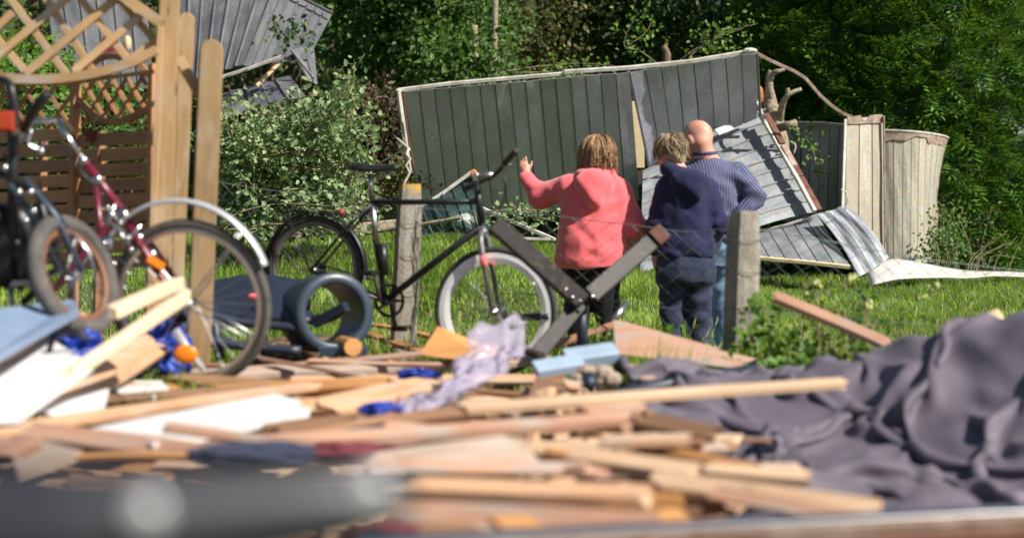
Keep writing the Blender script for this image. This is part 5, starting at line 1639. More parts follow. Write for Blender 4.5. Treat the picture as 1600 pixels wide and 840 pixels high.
def bike_a():
    dpt = lambda px: 9.1 + (775 - px) / (775 - 487) * .45
    p = lambda x, y, off=0: W(x, y, dpt(x) + off)
    fh = p(774, 486); rh = p(492, 422)
    t = thing('bicycle', 'black gents bicycle with white rimmed front wheel standing in the grass in the middle', 'bicycle', Vector((-.35, 9.3, 0)))
    dr = (p(700, 400) - p(500, 400)); dr.z = 0; dr.normalize(); ax = dr.cross(Vector((0, 0, 1)))
    fw_ = wheel(t, fh, ax + Vector((.10, 0, 0)), .352, .034, ('rubber', 'rim_white', 'chrome', 'wire_grey'), 32, rim_h=.058, label='front wheel with a broad white rim')
    rw_ = wheel(t, rh, ax, .312, .040, ('rubber', 'wire_grey', 'chrome', 'wire_grey'), 32)
    R = Vector
    bb = p(602, 470); st_top = p(581, 306); ht_t = p(744, 283); ht_b = p(753, 350)
    f = MB()
    f.tube([p(581, 316), p(745, 315)], .0165, 10)
    f.tube([p(752, 353), bb], .0195, 10)
    f.tube([bb, p(587, 376), st_top], .0165, 10)
    f.tube([ht_t, ht_b], .021, 10)
    for sg in (-1, 1):
        o = ax * .045 * sg
        f.tube([p(581, 320) + ax * .012 * sg, p(545, 358) + o, rh + o], .0085, 8)
        f.tube([bb + ax * .02 * sg, bb.lerp(rh, .4) + o, rh + o], .0095, 8)
    f.ball(bb, .03, 10, 8)
    f.build('frame', 'paint_black', t, True)
    MB().tube([p(578, 272), p(581, 308)], .0135, 8).tube([p(582, 318), p(588, 376)], .0172, 10).build('seat_post', 'aluminium', t, True)
    MB().beam(p(580.5, 326) - ax * .01, p(581.5, 339) - ax * .01, .036, .036, (0, -1, 0)).build('red_sticker', 'red_plastic', t)
    saddle(t, p(547, 264), p(622, 266), .16, 'black_plastic')
    # fork
    fk = MB(); cr = p(754, 362)
    for sg in (-1, 1):
        o = ax * .05 * sg
        fk.tube([cr + ax * .02 * sg, cr + o + (fh - cr) * .12, fh + o * 1.0], [.017, .018, .011], 10)
    fk.ball(cr, .032, 8, 6)
    fk.build('fork', 'wire_grey', t, True)
    MB().tube([p(760, 399) - ax * .052 * 1, p(763, 416) - ax * .052], [.0195, .0187], 10).tube([p(760, 399) + ax * .052, p(763, 416) + ax * .052], [.0195, .0187], 10).build('fork_sticker', 'pink_fleece', t, True)
    MB().ring(fh - ax * .052, ax, (0, 0, 1), .034, [(.01, -.004), (.01, .004), (-.012, .004), (-.012, -.004)], 20).build('brake_disc', 'aluminium', t)
    # stem and bar
    MB().tube([p(744, 290), p(745, 270)], .016, 10).tube([p(745, 277), p(757, 272), p(770, 274)], [.016, .014, .016], 8).build('stem', 'aluminium', t, True)
    hb = p(770, 275); e1 = W(806, 236, 8.86); e2 = W(727, 295, 9.42)
    hbm = MB().tube(smooth_path([e2, e2.lerp(hb, .5), hb, hb.lerp(e1, .5) + Vector((0, 0, -.005)), e1], 5), .0125, 10).build('handlebar', 'paint_black', t, True)
    for e in (e1, e2):
        q = e.lerp(hb, .48); MB().tube([e + (e - q) * .06, e, e.lerp(q, .3), q], [.016, .019, .0165, .018], 10).build('grip', 'rubber', hbm, True)
        b2 = MB().tube([q + (hb - q) * .1 + Vector((0, -.01, 0)), q + Vector((.0, -.05, -.03)), e.lerp(q, .5) + Vector((0, -.075, -.04))], .006, 6); b2.build('brake_lever', 'aluminium', hbm, True)
    MB().tube(smooth_path([e1.lerp(hb, .6), e1.lerp(hb, .6) + Vector((.02, -.04, -.14)), p(770, 350), p(757, 385)], 5), .004, 6).tube(smooth_path([e2.lerp(hb, .6), e2 + Vector((.03, -.03, -.12)), p(741, 350), p(740, 366)], 5), .004, 6).build('cables', 'black_plastic', t, True)
    # mudguard rear
    e1v = dr
    def guard(c, R0, a0, a1, w, mat, name, tilt=ax):
        prof = [(0, -w/2), (.010, -w/3), (.014, 0), (.010, w/3), (0, w/2), (.006, w/3), (.010, 0), (.006, -w/3)]
        return MB().ring(c, ax, e1v, R0, prof, 28, (a0, a1)).build(name, mat, t, True)
    up_sign = 1 if (ax.cross(e1v)).z > 0 else -1
    guard(rh, .325, up_sign * math.radians(-8), up_sign * math.radians(205), .05, 'paint_black', 'mudguard')
    ck = MB().ring(bb - ax * .05, ax, (0, 0, 1), .088, [(.008, -.002), (.008, .002), (-.010, .002), (-.010, -.002)], 28)
    for k in range(5):
        q = k * 1.2566; ck.beam(bb - ax * .05, bb - ax * .05 + (dr * math.cos(q) + Vector((0, 0, 1)) * math.sin(q)) * .085, .016, .006, ax)
    ck.build('chainring', 'paint_dark', t)
    for sg, ang in ((-1, -1.35), (1, 1.79)):
        o = bb + ax * .065 * sg; e = o + (dr * math.cos(ang) + Vector((0, 0, 1)) * math.sin(ang)) * .165
        c = MB().tube([o, e], [.014, .010], 8).build('crank', 'paint_dark', t, True)
        MB().beam(e + ax * .02 * sg, e + ax * .11 * sg, .028, .085, dr).build('pedal', 'black_plastic', c)
    hub_t = rh - ax * .05
    ch = MB().tube([bb - ax * .05 + Vector((0, 0, .088)), hub_t + Vector((0, 0, .032))], .005, 4).tube([bb - ax * .05 - Vector((0, 0, .088)), hub_t - Vector((0, 0, .032))], .005, 4)
    ch.build('chain', 'paint_dark', t)
    MB().ring(hub_t, ax, (0, 0, 1), .034, [(.008, -.012), (.008, .012), (-.012, .012), (-.012, -.012)], 18).build('cassette', 'paint_dark', t)
    # battery lock / bottle on seat tube, rear lamp, low carrier
    MB().tube([p(597, 380), p(600, 430)], .03, 8).build('lock', 'black_plastic', t, True)
    MB().ball(p(533, 340) + Vector((0, 0, .03)), .022, 8, 6).build('rear_lamp', 'red_plastic', t, True)
    rk = MB()
    for sg in (-1, 1):
        rk.tube([p(568, 338) + ax * .05 * sg, p(520, 333) + ax * .06 * sg, p(440, 330) + ax * .06 * sg], .005, 6)
        rk.tube([p(455, 331) + ax * .06 * sg, rh + ax * .055 * sg], .005, 6)
    for x in (450, 475, 500, 525): rk.tube([p(x, 331.5) - ax * .06, p(x, 331.5) + ax * .06], .004, 6)
    rk.build('carrier', 'paint_black', t, True)
    for k, q in enumerate((.6, 2.4, 4.3)):
        a = fh + (dr * math.cos(q) + Vector((0, 0, 1)) * math.sin(q)) * .27
        MB().ball(a, .010, 6, 5, (1, .5, 1)).build('spoke_reflector', 'trim_white', fw_, True)
bike_a()

def bike_b():
    d = 7.15; p = lambda x, y, o=0: W(x, y, d + o)
    t = thing('bicycle', 'burgundy bicycle with dusty big front wheel and silver mudguard, leaning at the left', 'bicycle', Vector((-1.4, 7.2, 0)))
    c = p(297, 474)
    ax = Vector((.22, 1, .16)).normalized()
    wheel(t, c, ax, .368, .040, ('rubber_dusty', 'aluminium', 'chrome', 'aluminium'), 28, rim_h=.024)
    e1 = Vector((1, 0, 0)); e1 = (e1 - ax * e1.dot(ax)).normalized()
    up = 1 if ax.cross(e1).z > 0 else -1
    w = .056; prof = [(0, -w/2), (.012, -w/3), (.018, 0), (.012, w/3), (0, w/2), (.008, w/3), (.013, 0), (.008, -w/3)]
    MB().ring(c + Vector((-.03, 0, .045)), ax, e1, .395, prof, 30, (up * math.radians(20), up * math.radians(160))).build('mudguard', 'alu_pale', t, True)
    stz = MB()
    for sg in (-1, 1):
        for tx, ty in ((376, 362), (420, 540), (188, 400)):
            stz.tube([c + ax * .05 * sg, p(tx, ty) + ax * .03 * sg], .0038, 6)
    stz.build('mudguard_stays', 'aluminium', t, True)
    # steering column: silver stem, burgundy head and fork
    hub = c
    hd = p(98, 205, .02); m1 = p(130, 250, .02); m2 = p(196, 338, .02); cr = p(206, 352, .02)
    MB().tube([p(88, 188, .02), m1], .0125, 8).build('stem', 'chrome', t, True)
    MB().tube([m1, m2], .0195, 10).build('head_tube', 'paint_burgundy', t, True)
    for a, b in (((126, 246), (134, 256)), ((149, 275), (157, 286)), ((188, 327), (200, 343))):
        MB().tube([p(*a, .02), p(*b, .02)], .0225, 10).build('head_lug', 'chrome', t, True)
    fk = MB()
    for sg in (-1, 1):
        fk.tube([cr + ax * .025 * sg, p(232, 388, .0) + ax * .045 * sg, p(262, 434) + ax * .05 * sg, hub + ax * .05 * sg], [.017, .016, .014, .010], 8)
    fk.ball(cr, .028, 8, 6); fk.build('fork', 'paint_burgundy', t, True)
    for a in ((218, 372), (238, 398)):
        MB().tube([p(a[0] - 5, a[1] - 7), p(a[0] + 4, a[1] + 6)], .025, 8).build('fork_clamp', 'chrome', t, True)
    # frame going left from the head tube
    MB().tube([p(190, 330, .03), p(60, 480, .3), p(-40, 560, .5)], .0175, 8).tube([p(150, 292, .35), p(165, 430, .35)], .0145, 8).build('frame', 'paint_burgundy', t, True)
    # bar, levers, brake, lamp
    hb = MB().tube(smooth_path([p(20, 230, -.25), p(42, 196, -.15), p(70, 189, -.03), p(98, 190, .1), p(112, 205, .25)], 5), .0125, 8).build('handlebar', 'chrome', t, True)
    MB().tube(smooth_path([p(50, 200, -.16), p(44, 225, -.18), p(62, 232, -.16), p(70, 222, -.1)], 4), .008, 6).build('brake_lever', 'chrome', hb, True)
    MB().tube([p(40, 198, -.16), p(10, 245, -.28)], .018, 8).build('grip', 'rubber', hb, True)
    br = MB()
    for a, b, r in (((165, 322), (185, 345), .010), ((180, 318), (165, 355), .009), ((160, 340), (196, 365), .008), ((176, 350), (205, 385), .007), ((190, 385), (220, 352), .009)):
        br.tube([p(*a, -.06), p(*b, -.06)], r, 6)
    for q in ((168, 325), (188, 348), (205, 390), (178, 412), (163, 380), (200, 372)): br.ball(p(*q, -.07), .014, 8, 6)
    br.build('brake', 'chrome', t, True, kind='stuff')
    MB().ball(p(168, 380, -.02), .036, 12, 8, (1, .8, 1)).build('headlamp', 'chrome', t, True)
    MB().tube(smooth_path([p(90, 215, .0), p(120, 262, -.1), p(160, 300, -.08), p(172, 330, -.06)], 6), .0045, 6).build('cable', 'black_plastic', t, True)
    MB().beam(p(232, 403, -.06), p(256, 418, -.06), .034, .02, (.3, -1, .1)).build('spoke_reflector', 'reflector', t)
    # fork end strut with pedal-like amber reflector below the hub
    MB().tube([p(274, 515, -.05), p(296, 550, -.06), p(318, 578, -.07)], [.02, .016, .014], 8).build('prop_stand', 'alu_pale', t, True)
    MB().ball(p(290, 553, -.1), .052, 14, 8, (1, .35, .78)).build('reflector', 'reflector', t, True)
bike_b()

def bike_c():
    d = 6.75; p = lambda x, y, o=0: W(x, y, d + o)
    t = thing('bicycle', 'dark folding bicycle with small tan walled wheel at the left edge', 'bicycle', Vector((-1.9, 6.8, 0)))
    c = p(116, 430)
    ax = Vector((-.88, .38, -.33)).normalized()
    w = wheel(t, c, ax, .258, .066, ('rubber_dusty', 'tan_wall', 'chrome', 'chrome'), 22, rim_h=.022, rot=.3)
    fr = MB()
    fr.tube([p(20, 150, .0), p(20, 300, .05), p(22, 440, .1)], .022, 8).tube([p(-20, 260, .1), p(60, 300, .1), p(90, 420, .03)], .016, 8)
    fr.tube([p(22, 420, .1), p(-70, 500, .2)], .022, 8)
    fr.build('frame', 'black_plastic', t, True)
    fk = MB()
    for sg in (-1, 1): fk.tube([p(26, 283, .0) + ax * .04 * sg, p(74, 343, 0) + ax * .045 * sg, c + ax * .045 * sg], .012, 8)
    fk.build('fork', 'paint_bluegrey', t, True)
    hb = MB().tube(smooth_path([p(-40, 128, .1), p(0, 124, .05), p(18, 140, 0), p(24, 200, 0), p(22, 240, 0)], 6), .017, 8).build('handlebar', 'black_plastic', t, True)
    MB().tube([p(36, 204, -.05), p(52, 172, -.12), p(74, 146, -.2)], [.018, .020, .021], 10).build('grip', 'black_plastic', hb, True)
    MB().tube([p(20, 210, -.02), p(38, 202, -.05)], .014, 8).build('bar_clamp', 'chrome', hb, True)
    for q in ((8, 262), (64, 236), (30, 300), (48, 300), (52, 330), (40, 345)): MB().ball(p(*q, -.03), .016, 8, 6).build('chrome_bolt', 'chrome', t, True)
    MB().beam(p(-30, 190, -.02), p(23, 190, -.02), .09, .08, (0, 0, 1)).build('carrier_box', 'red_plastic', t)
    kb = MB()
    for k in range(14):
        a = p(random.uniform(-20, 75), random.uniform(330, 500), random.uniform(.0, .3)); kb.tube([a, a + Vector((random.uniform(-.15, .15), random.uniform(-.1, .1), random.uniform(-.12, .12)))], random.uniform(.008, .02), 6)
    kb.build('clutter_tubes', 'black_plastic', t, True, kind='stuff')
    bg_ = MB().ball((0, 0, 0), 1, 18, 12); V = np.array([tuple(v) for v in bg_.v]); V = V * (1 + .2 * vnoise(V * 2 + 3))[:, None] * np.array([.11, .07, .17]); link('side_bag', np_mesh('side_bag', V, bg_.f, True), 'black_plastic', t, p(14, 385, .12) - t.location)
    MB().ring(p(40, 470, .1), ax, (0, 0, 1), .09, [(.01, -.003), (.01, .003), (-.02, .003), (-.02, -.003)], 24).build('chainring', 'chrome', t)
    MB().tube([p(64, 300, 0), p(140, 395, -.02), p(160, 470, -.03)], .005, 6).build('mudguard_stay', 'chrome', t, True)
bike_c()

# ------------------------------------------------------------------ collapsed dark steel frame standing in the debris
sf = thing('bent_gate', 'dark scratched steel gate beams bolted in a V in front of the pink jacket', 'gate', W(900, 560, 8.6))
def sbeam(a, b, w, h, name='beam'):
    MB().beam(a, b, w, h, (.15, -1, .35), ch=.10).build(name, 'paint_dark', sf)
sbeam(W(775, 352, 8.55), W(910, 472, 8.35), .092, .05)
sbeam(W(1036, 362, 8.75), W(922, 462, 8.40), .090, .05)
sbeam(W(912, 466, 8.46), W(838, 556, 8.2), .082, .05)
MB().beam(W(1036, 362, 8.70), W(1022, 374, 8.68), .094, .054, (.15, -1, .35)).build('beam_end', 'rust', sf)
for x, y in ((894, 464), (926, 463), (884, 452), (906, 470)):
    MB().ball(W(x, y, 8.33), .011, 8, 6).build('bolt', 'chrome', sf, True)
MB().tube([W(908, 470, 8.5), W(911, 566, 8.5)], .030, 10).build('leg', 'paint_slate', sf, True)
one('steel_rod', 'black rod lying level behind the front wheel hub', 'rod', MB().tube([W(788, 497, 9.2), W(858, 494, 9.0)], .020, 8), 'paint_black', True)
one('steel_rod', 'short bright steel rod stuck in the grass right of the blue pole', 'rod', MB().tube([W(960, 498, 8.7), W(978, 474, 8.8)], .018, 8), 'aluminium', True)
sbar = MB().beam(W(740, 520, 8.2), W(846, 556, 7.9), .05, .03)
one('steel_bar', 'black steel bar lying under the front wheel of the bicycle', 'bar', sbar, 'paint_dark')

# ------------------------------------------------------------------ dark blue plastic barrel-like drum and lounger behind it
dr_ = thing('plastic_drum', 'open dark blue plastic drum lying on its side below the bicycle', 'drum', W(515, 560, 8.7))
ca = W(524, 489, 8.45); axd = Vector((.42, -.90, .08)).normalized(); L = .34
prof = []
R0 = .195
def lathe(root, pts, a, axis, mat, name, n=40):
    e1 = axis.cross(Vector((0, 0, 1))).normalized(); e2 = axis.cross(e1); vs = []; m = len(pts)
    for k in range(n):
        q = 2 * math.pi * k / n; rd = e1 * math.cos(q) + e2 * math.sin(q)
        for r, s in pts: vs.append(a + rd * r + axis * s)
    fs = [(k*m + i, k*m + i + 1, ((k+1) % n)*m + i + 1, ((k+1) % n)*m + i) for k in range(n) for i in range(m - 1)]
    return MB().add(vs, fs).build(name, mat, root, True)
lathe(dr_, [(.150, -L), (.196, -L), (.200, -L + .02), (.200, -.06), (.206, -.055), (.208, -.01), (.203, .004), (.165, .006), (.155, .0), (.150, -.02), (.150, -L + .02), (.150, -L)], ca, axd, 'paint_bluegrey', 'drum_wall')
MB().beam(W(500, 548, 8.4), W(574, 548, 8.4), .10, .05, (0, 0, 1)).build('foot', 'paint_bluegrey', dr_)
MB().beam(ca + Vector((-.12, .12, -.06)), ca + Vector((.05, .05, .03)), .06, .05).build('inner_bar', 'paint_slate', dr_)
lg = thing('plastic_chair', 'overturned dark blue plastic garden chair behind the dusty front wheel', 'chair', W(380, 570, 8.7))
def shell(u, v):
    x = 235 + 250 * u; y = 438 + 8 * math.sin(u * 7) + 58 * v + 14 * math.sin(math.pi * u) * v
    return W(x, y, 8.95 - .45 * v + .06 * math.sin(u * 5))
o = MB().grid(shell, 20, 8).build('seat', 'paint_slate', lg, True); solid(o, .02)
for y0, y1, dd in ((500, 512, 8.4), (540, 548, 8.3)):
    MB().tube(smooth_path([W(230, y0, dd), W(300, y0 - 10, dd), (W(380, y1 - 8, dd)), W(470, y1, dd)], 5), [.03 + .01 * math.sin(i * .4) for i in range(16)], 8).build('armrest', 'paint_slate', lg, True)
for x in (262, 330, 402, 452):
    MB().tube([W(x, 480, 8.6), W(x + 14, 560, 8.5)], [.035, .025], 8).build('leg', 'paint_slate', lg, True)
MB().ball(W(398, 463, 8.5), .028, 8, 6, (1.4, .5, .6)).build('sticker', 'pink_fleece', lg, True)
# ------------------------------------------------------------------ debris heap in the foreground
def heap_z(x, y):
    x = np.asarray(x, float); y = np.asarray(y, float)
    a = sstep(9.0, 8.2, y) * (.17 + .07 * vnoise(np.stack([x.ravel() * 1.6, y.ravel() * 1.6, x.ravel() * 0 + 2], 1)).reshape(x.shape) + .03 * vnoise(np.stack([x.ravel() * 6, y.ravel() * 6, x.ravel() * 0], 1)).reshape(x.shape))
    left = 1 - sstep(.2, .95, x)
    a = a * np.maximum(left, .25 + .75 * sstep(4.2, 3.6, y))
    b = .34 * np.exp(-(((x + 1.15) / .45) ** 2 + ((y - 9.35) / .55) ** 2) ** 2)
    c = .14 * np.exp(-((x + .05) / .35) ** 4 - ((y - 9.1) / .35) ** 4)
    return np.maximum(np.maximum(a, b), c)
def heap():
    xs = np.linspace(-4.2, 4.2, 150); ys = np.linspace(1.6, 10.2, 170)
    X, Y = np.meshgrid(xs, ys); Z = heap_z(X, Y) + .004
    edge = np.minimum(np.minimum(X + 4.2, 4.2 - X), np.minimum(Y - 1.6, 10.2 - Y))
    Z = np.where(Z < .02, -.05, Z) * sstep(0, .3, edge) - .02 * (edge < .05)
    n = len(xs); i = (np.arange(len(ys) - 1)[:, None] * n + np.arange(n - 1)[None]).ravel()
    Fc = np.stack([i, i + 1, i + n + 1, i + n], 1)
    zc = Z.ravel()[Fc].max(1)
    o = link('rubble_mound', np_mesh('rubble_mound', np.stack([X, Y, Z], -1), Fc[zc > .0], True), 'rubble'); o['kind'] = 'structure'
heap()

RP = random.Random(21)
def plank_mesh(L, w, th, jag=.5, seg=7, bow=.006):
    """worn board along local x: chamfered section, slight bow, splintered ends"""
    c = min(w, th) * .13; vs = []
    sec = [(-w/2 + c, -th/2), (w/2 - c, -th/2), (w/2, -th/2 + c), (w/2, th/2 - c), (w/2 - c, th/2), (0, th/2), (-w/2 + c, th/2), (-w/2, th/2 - c), (-w/2, -th/2 + c)]
    k = len(sec); bz = RP.uniform(-1, 1) * bow * L; by = RP.uniform(-1, 1) * bow * .6 * L
    for i in range(seg + 1):
        t = i / seg; q = math.sin(math.pi * t)
        for (y, z) in sec:
            x = t * L
            if i == 0: x += RP.random() ** 2 * jag * w
            if i == seg: x -= RP.random() ** 2 * jag * w
            vs.append((x, y * (1 + RP.uniform(-.01, .01)) + by * q, z + bz * q))
    fs = [(i*k + j, i*k + (j+1) % k, (i+1)*k + (j+1) % k, (i+1)*k + j) for i in range(seg) for j in range(k)]
    fs += [tuple(range(k - 1, -1, -1)), tuple(seg*k + j for j in range(k))]
    return np_mesh('plank', np.array(vs), fs)

def place(me, name, mat, a, b, up, label, cat, group=None):
    a = Vector(a); b = Vector(b); t = (b - a).normalized(); u = Vector(up)
    y = u.cross(t); y.normalize(); u = t.cross(y)
    o = link(name, me, mat)
    M = Matrix((t, y, u)).transposed().to_4x4(); M.translation = a
    o.matrix_world = M
    return tag(o, label, cat, group)

def plank(pa, pb, za, zb, w, th, mat, label, up=(0, -.25, 1), name='plank', cat='plank', jag=.95, bow=.006, D=None):
    a = G(pa[0], pa[1], za) if D is None else W(*pa, D[0]); b = G(pb[0], pb[1], zb) if D is None else W(*pb, D[1])
    w *= .66 if w < .15 else .75; th *= .72
    return place(plank_mesh((b - a).length, w, th, jag, bow=bow), name, mat, a, b, up, label, cat)

# large boards and beams, back to front
plank((60, 592), (865, 562), .33, .30, .13, .045, 'wood_grey', 'long weathered grey board spanning from the left bicycles to the blue plastic piece')
plank((-20, 676), (604, 590), .34, .31, .10, .04, 'wood_fresh', 'long tan board running up to the right above the big white board')
plank((495, 640), (684, 598), .35, .33, .19, .05, 'wood_fresh', 'thick orange tan beam end right of the big white board', up=(0, -.5, 1))
plank((395, 692), (985, 652), .36, .37, .10, .045, 'wood_pink', 'long pinkish batten in the middle below the crumpled plastic film')
plank((706, 640), (1324, 598), .40, .44, .085, .040, 'wood_pale', 'long clean pale batten lying across onto the dark tarp')
plank((40, 676), (410, 726), .36, .33, .13, .05, 'wood_pink', 'brown beam sloping down to the right under the big white board', up=(0, -.6, 1))
plank((-30, 655), (-5, 760), .44, .30, .10, .05, 'wood_brown', 'short brown board standing at the left edge', up=(.2, -1, .2))
plank((640, 762), (1018, 776), .36, .36, .12, .055, 'wood_fresh', 'straight tan board just right of the near dark tube')
plank((560, 742), (835, 704),   .34, .37, .17, .03, 'wood_grey', 'wide pinkish board tilted towards the viewer above the near dark tube', up=(0, -.9, .8))
plank((1015, 752), (1380, 800), .33, .31, .12, .04, 'wood_pale', 'pale board running along the front edge of the tarp', up=(0, -.5, 1))
plank((1088, 732), (1272, 748), .36, .35, .09, .035, 'wood_pale', 'short pale lath with a metal edge on the tarp', up=(0, -.3, 1))
plank((520, 800), (1040, 826), .33, .33, .14, .04, 'wood_pink', 'wide pale board at the bottom edge in the middle', up=(0, -.5, 1))
plank((820, 700), (1100, 740), .36, .33, .13, .04, 'wood_pale', 'bright narrow board pointing to the tarp', up=(0, -.3, 1))
plank((1000, 655), (1126, 680), .38, .36, .11, .03, 'wood_brown', 'short brown board end against the tarp', up=(0, -.7, 1))
plank((560, 516), (668, 552), .24, .28, .10, .035, 'wood_orange', 'orange brown board below the bicycle, lower of the pair', up=(0, -.4, 1))
plank((580, 507), (690, 530), .22, .26, .08, .03, 'wood_orange', 'orange board below the bicycle, upper of the pair', up=(0, -.4, 1))
plank((430, 538), (612, 562), .24, .27, .05, .025, 'wood_orange', 'thin yellow brown lath beside the open drum')
plank((828, 550), (972, 503), .30, .42, .07, .03, 'wood_brown', 'dark brown lath slanting up past the foot of the steel frame', up=(0, -.6, 1))
plank((1208, 462), (1392, 540), .64, .44, .10, .045, 'wood_pink', 'pinkish brown plank tilted in the weeds right of the fence post', up=(0, -.8, 1))
plank((1424, 536), (1462, 549), .46, .42, .08, .03, 'wood_orange', 'short orange board end behind the tarp ridge')
plank((1514, 512), (1566, 490), .56, .62, .09, .04, 'wood_pale', 'small tan board end above the tarp at the right', up=(0, -.6, 1))
plank((105, 588), (300, 456), .36, .62, .062, .062, 'wood_cream', 'pale square batten rising to the right in front of the bicycles, longer of the pair', D=(5.9, 6.4))
plank((172, 490), (282, 441), .54, .62, .072, .068, 'wood_cream', 'pale square batten rising to the right in front of the bicycles, shorter of the pair', D=(6.1, 6.5))
plank((70, 640), (246, 536), .34, .48, .17, .04, 'wood_fresh', 'wide brown board sloping up behind the white panel', up=(.3, -.9, .5))
plank((-30, 566), (128, 492), .52, .60, .10, .06, 'wood_fresh', 'tan edged board under the pale blue board at the left', up=(0, -.7, 1))
plank((660, 792), (980, 808), .28, .30, .12, .04, 'wood_brown', 'shaded brown board under the straight tan board')
plank((120, 612), (470, 578), .30, .29, .10, .04, 'wood_pink', 'brownish board behind the long tan board at the left')
plank((420, 672), (600, 650), .33, .33, .14, .03, 'wood_brown', 'dark board between the white board and the long pinkish batten')
plank((930, 690), (1085, 686), .37, .37, .07, .04, 'wood_fresh', 'short tan batten among the chips beside the tarp')
plank((900, 648), (1010, 640), .37, .38, .12, .05, 'wood_pink', 'rough board stub under the long clean batten')
plank((-20, 716), (40, 690), .38, .38, .16, .05, 'wood_pink', 'short rough board at the left edge above the near dark tube', up=(0, -.8, 1))
plank((1010, 700), (1180, 735), .33, .32, .1, .04, 'wood_orange', 'brown lath sinking under the pale board beside the tarp')
plank((500, 835), (620, 825), .34, .34, .10, .05, 'wood_pale', 'pale board end below the tip of the near dark tube')

def slab(name, label, cat, pts, th, mat, down=(0, .25, -1)):
    """flat panel through four measured corners"""
    P = [W(*p) for p in pts]
    d = Vector(down).normalized() * th
    o = MB().prism(P, d).build(name, mat)
    return tag(o, label, cat)
def gz(x, y, z): 
    return (x, y, F * (CH - z) / (y - HY))
slab('white_board', 'big white board lying on the heap above the near dark tube', 'board', [gz(142, 668, .36), gz(428, 614, .35), gz(503, 634, .35), gz(240, 692, .37)], .03, 'paint_white')
slab('white_plate', 'large white panel propped up at the left edge of the heap', 'panel', [gz(-60, 560, .50), gz(72, 524, .56), gz(146, 570, .50), gz(30, 652, .38), gz(-60, 655, .40)], .02, 'paint_white')
slab('white_plate', 'small white plate lying right of the large white panel', 'panel', [gz(176, 604, .34), gz(196, 594, .35), gz(252, 594, .35), gz(264, 606, .34), gz(240, 618, .33), gz(190, 616, .33)], .02, 'paint_white')
slab('white_plate', 'white scrap under the foot of the large white panel', 'panel', [gz(62, 640, .36), gz(110, 614, .37), gz(170, 606, .37), gz(160, 640, .35), gz(90, 652, .35)], .02, 'paint_white')
slab('white_board', 'dull white board end at the lower left above the near dark tube', 'board', [gz(8, 704, .36), gz(70, 688, .36), gz(128, 702, .36), gz(28, 732, .37)], .03, 'wood_grey')
slab('blue_board', 'pale blue grey board on top of the heap at the left edge', 'board', [gz(-40, 486, .68), gz(118, 467, .68), gz(122, 484, .66), gz(-40, 572, .55)], .03, 'paint_denim')
slab('plywood_sheet', 'brown plywood sheet leaning on the heap in front of the people', 'sheet', [(958, 499, 8.2), (980, 503, 8.25), (1182, 560, 7.9), (1150, 575, 7.7), (962, 552, 7.9)], .02, 'wood_pink', (0, 1, -.1))
slab('plywood_sheet', 'rusty orange board tilted up below the front bicycle wheel', 'sheet', [(655, 554, 8.0), (684, 509, 8.25), (792, 552, 8.0), (760, 566, 7.8)], .025, 'wood_orange', (0, 1, -.3))
slab('rough_block', 'splintered brown board lump under the long clean batten', 'block', [gz(822, 628, .34), (836, 590, 6.9), (880, 584, 7.0), (898, 604, 6.9), gz(880, 632, .34)], .10, 'wood_brown', (0, 1, -.2))
bl = thing('blue_profile', 'pale blue plastic profile on the heap in front of the steel frame', 'profile', W(900, 590, 7.2))
MB().beam(W(836, 578, 7.1), W(908, 566, 7.15), .10, .045, (0, -.4, 1)).build('lower_step', 'paint_blue', bl)
MB().beam(W(884, 562, 7.2), W(962, 551, 7.25), .11, .06, (0, -.4, 1)).build('upper_step', 'paint_blue', bl)
one('wood_block', 'tan wood block standing on the heap beside the tarp', 'block', MB().beam(W(982, 588, 7.0), W(1022, 590, 7.0), .12, .065, (0, -.4, 1)), 'wood_fresh')
one('plastic_pipe', 'dark blue grey pipe lying on the tarp edge', 'pipe', MB().tube([W(960, 616, 6.6), W(1100, 590, 7.0), W(1182, 576, 7.2)], .026, 10), 'paint_slate', True)
one('wood_post', 'round wooden post end at the lower right corner', 'post', MB().tube([G(1560, 818, .32), G(1720, 800, .32)], .040, 12), 'wood_pale')
one('log', 'short round log stub lying below the open drum', 'log', MB().tube([W(552, 542, 8.3), W(530, 536, 8.7)], [.045, .045], 12), 'wood_orange')
pc = MB()
for k in range(5): pc.ball(W(905 + k * 12, 592 - (k % 2) * 10, 6.9), .05, 7, 5, (1, .8, .7))
one('torn_foam', 'crumpled whitish foam lump on the heap below the blue profile', 'foam', pc, 'wood_grey')
one('dark_pot', 'small dark blue cup lying in front of the whitish foam', 'cup', MB().tube([W(918, 606, 6.75), W(922, 590, 6.8)], [.03, .036], 12), 'paint_slate', True)

rl = thing('steel_rail', 'long grey steel rail with a brown side crossing the lower right corner', 'rail', G(1100, 815, .36))
a, b = G(560, 846, .36), G(1680, 792, .40)
MB().beam(a, b, .035, .012, (0, -.3, 1)).build('top_flange', 'aluminium', rl)
MB().beam(a + Vector((0, -.008, -.025)), b + Vector((0, -.008, -.025)), .018, .036, (0, -.3, 1)).build('web', 'trim_brown', rl)
MB().beam(a + Vector((0, -.012, -.05)), b + Vector((0, -.012, -.05)), .035, .010, (0, -.3, 1)).build('lower_flange', 'rust', rl)

MAT['glint_grey'] = plain('glint_grey', (.72, .72, .74), .3, .3, var=.05, bump=0)  # pale finish of the added highlight domes on the near bar
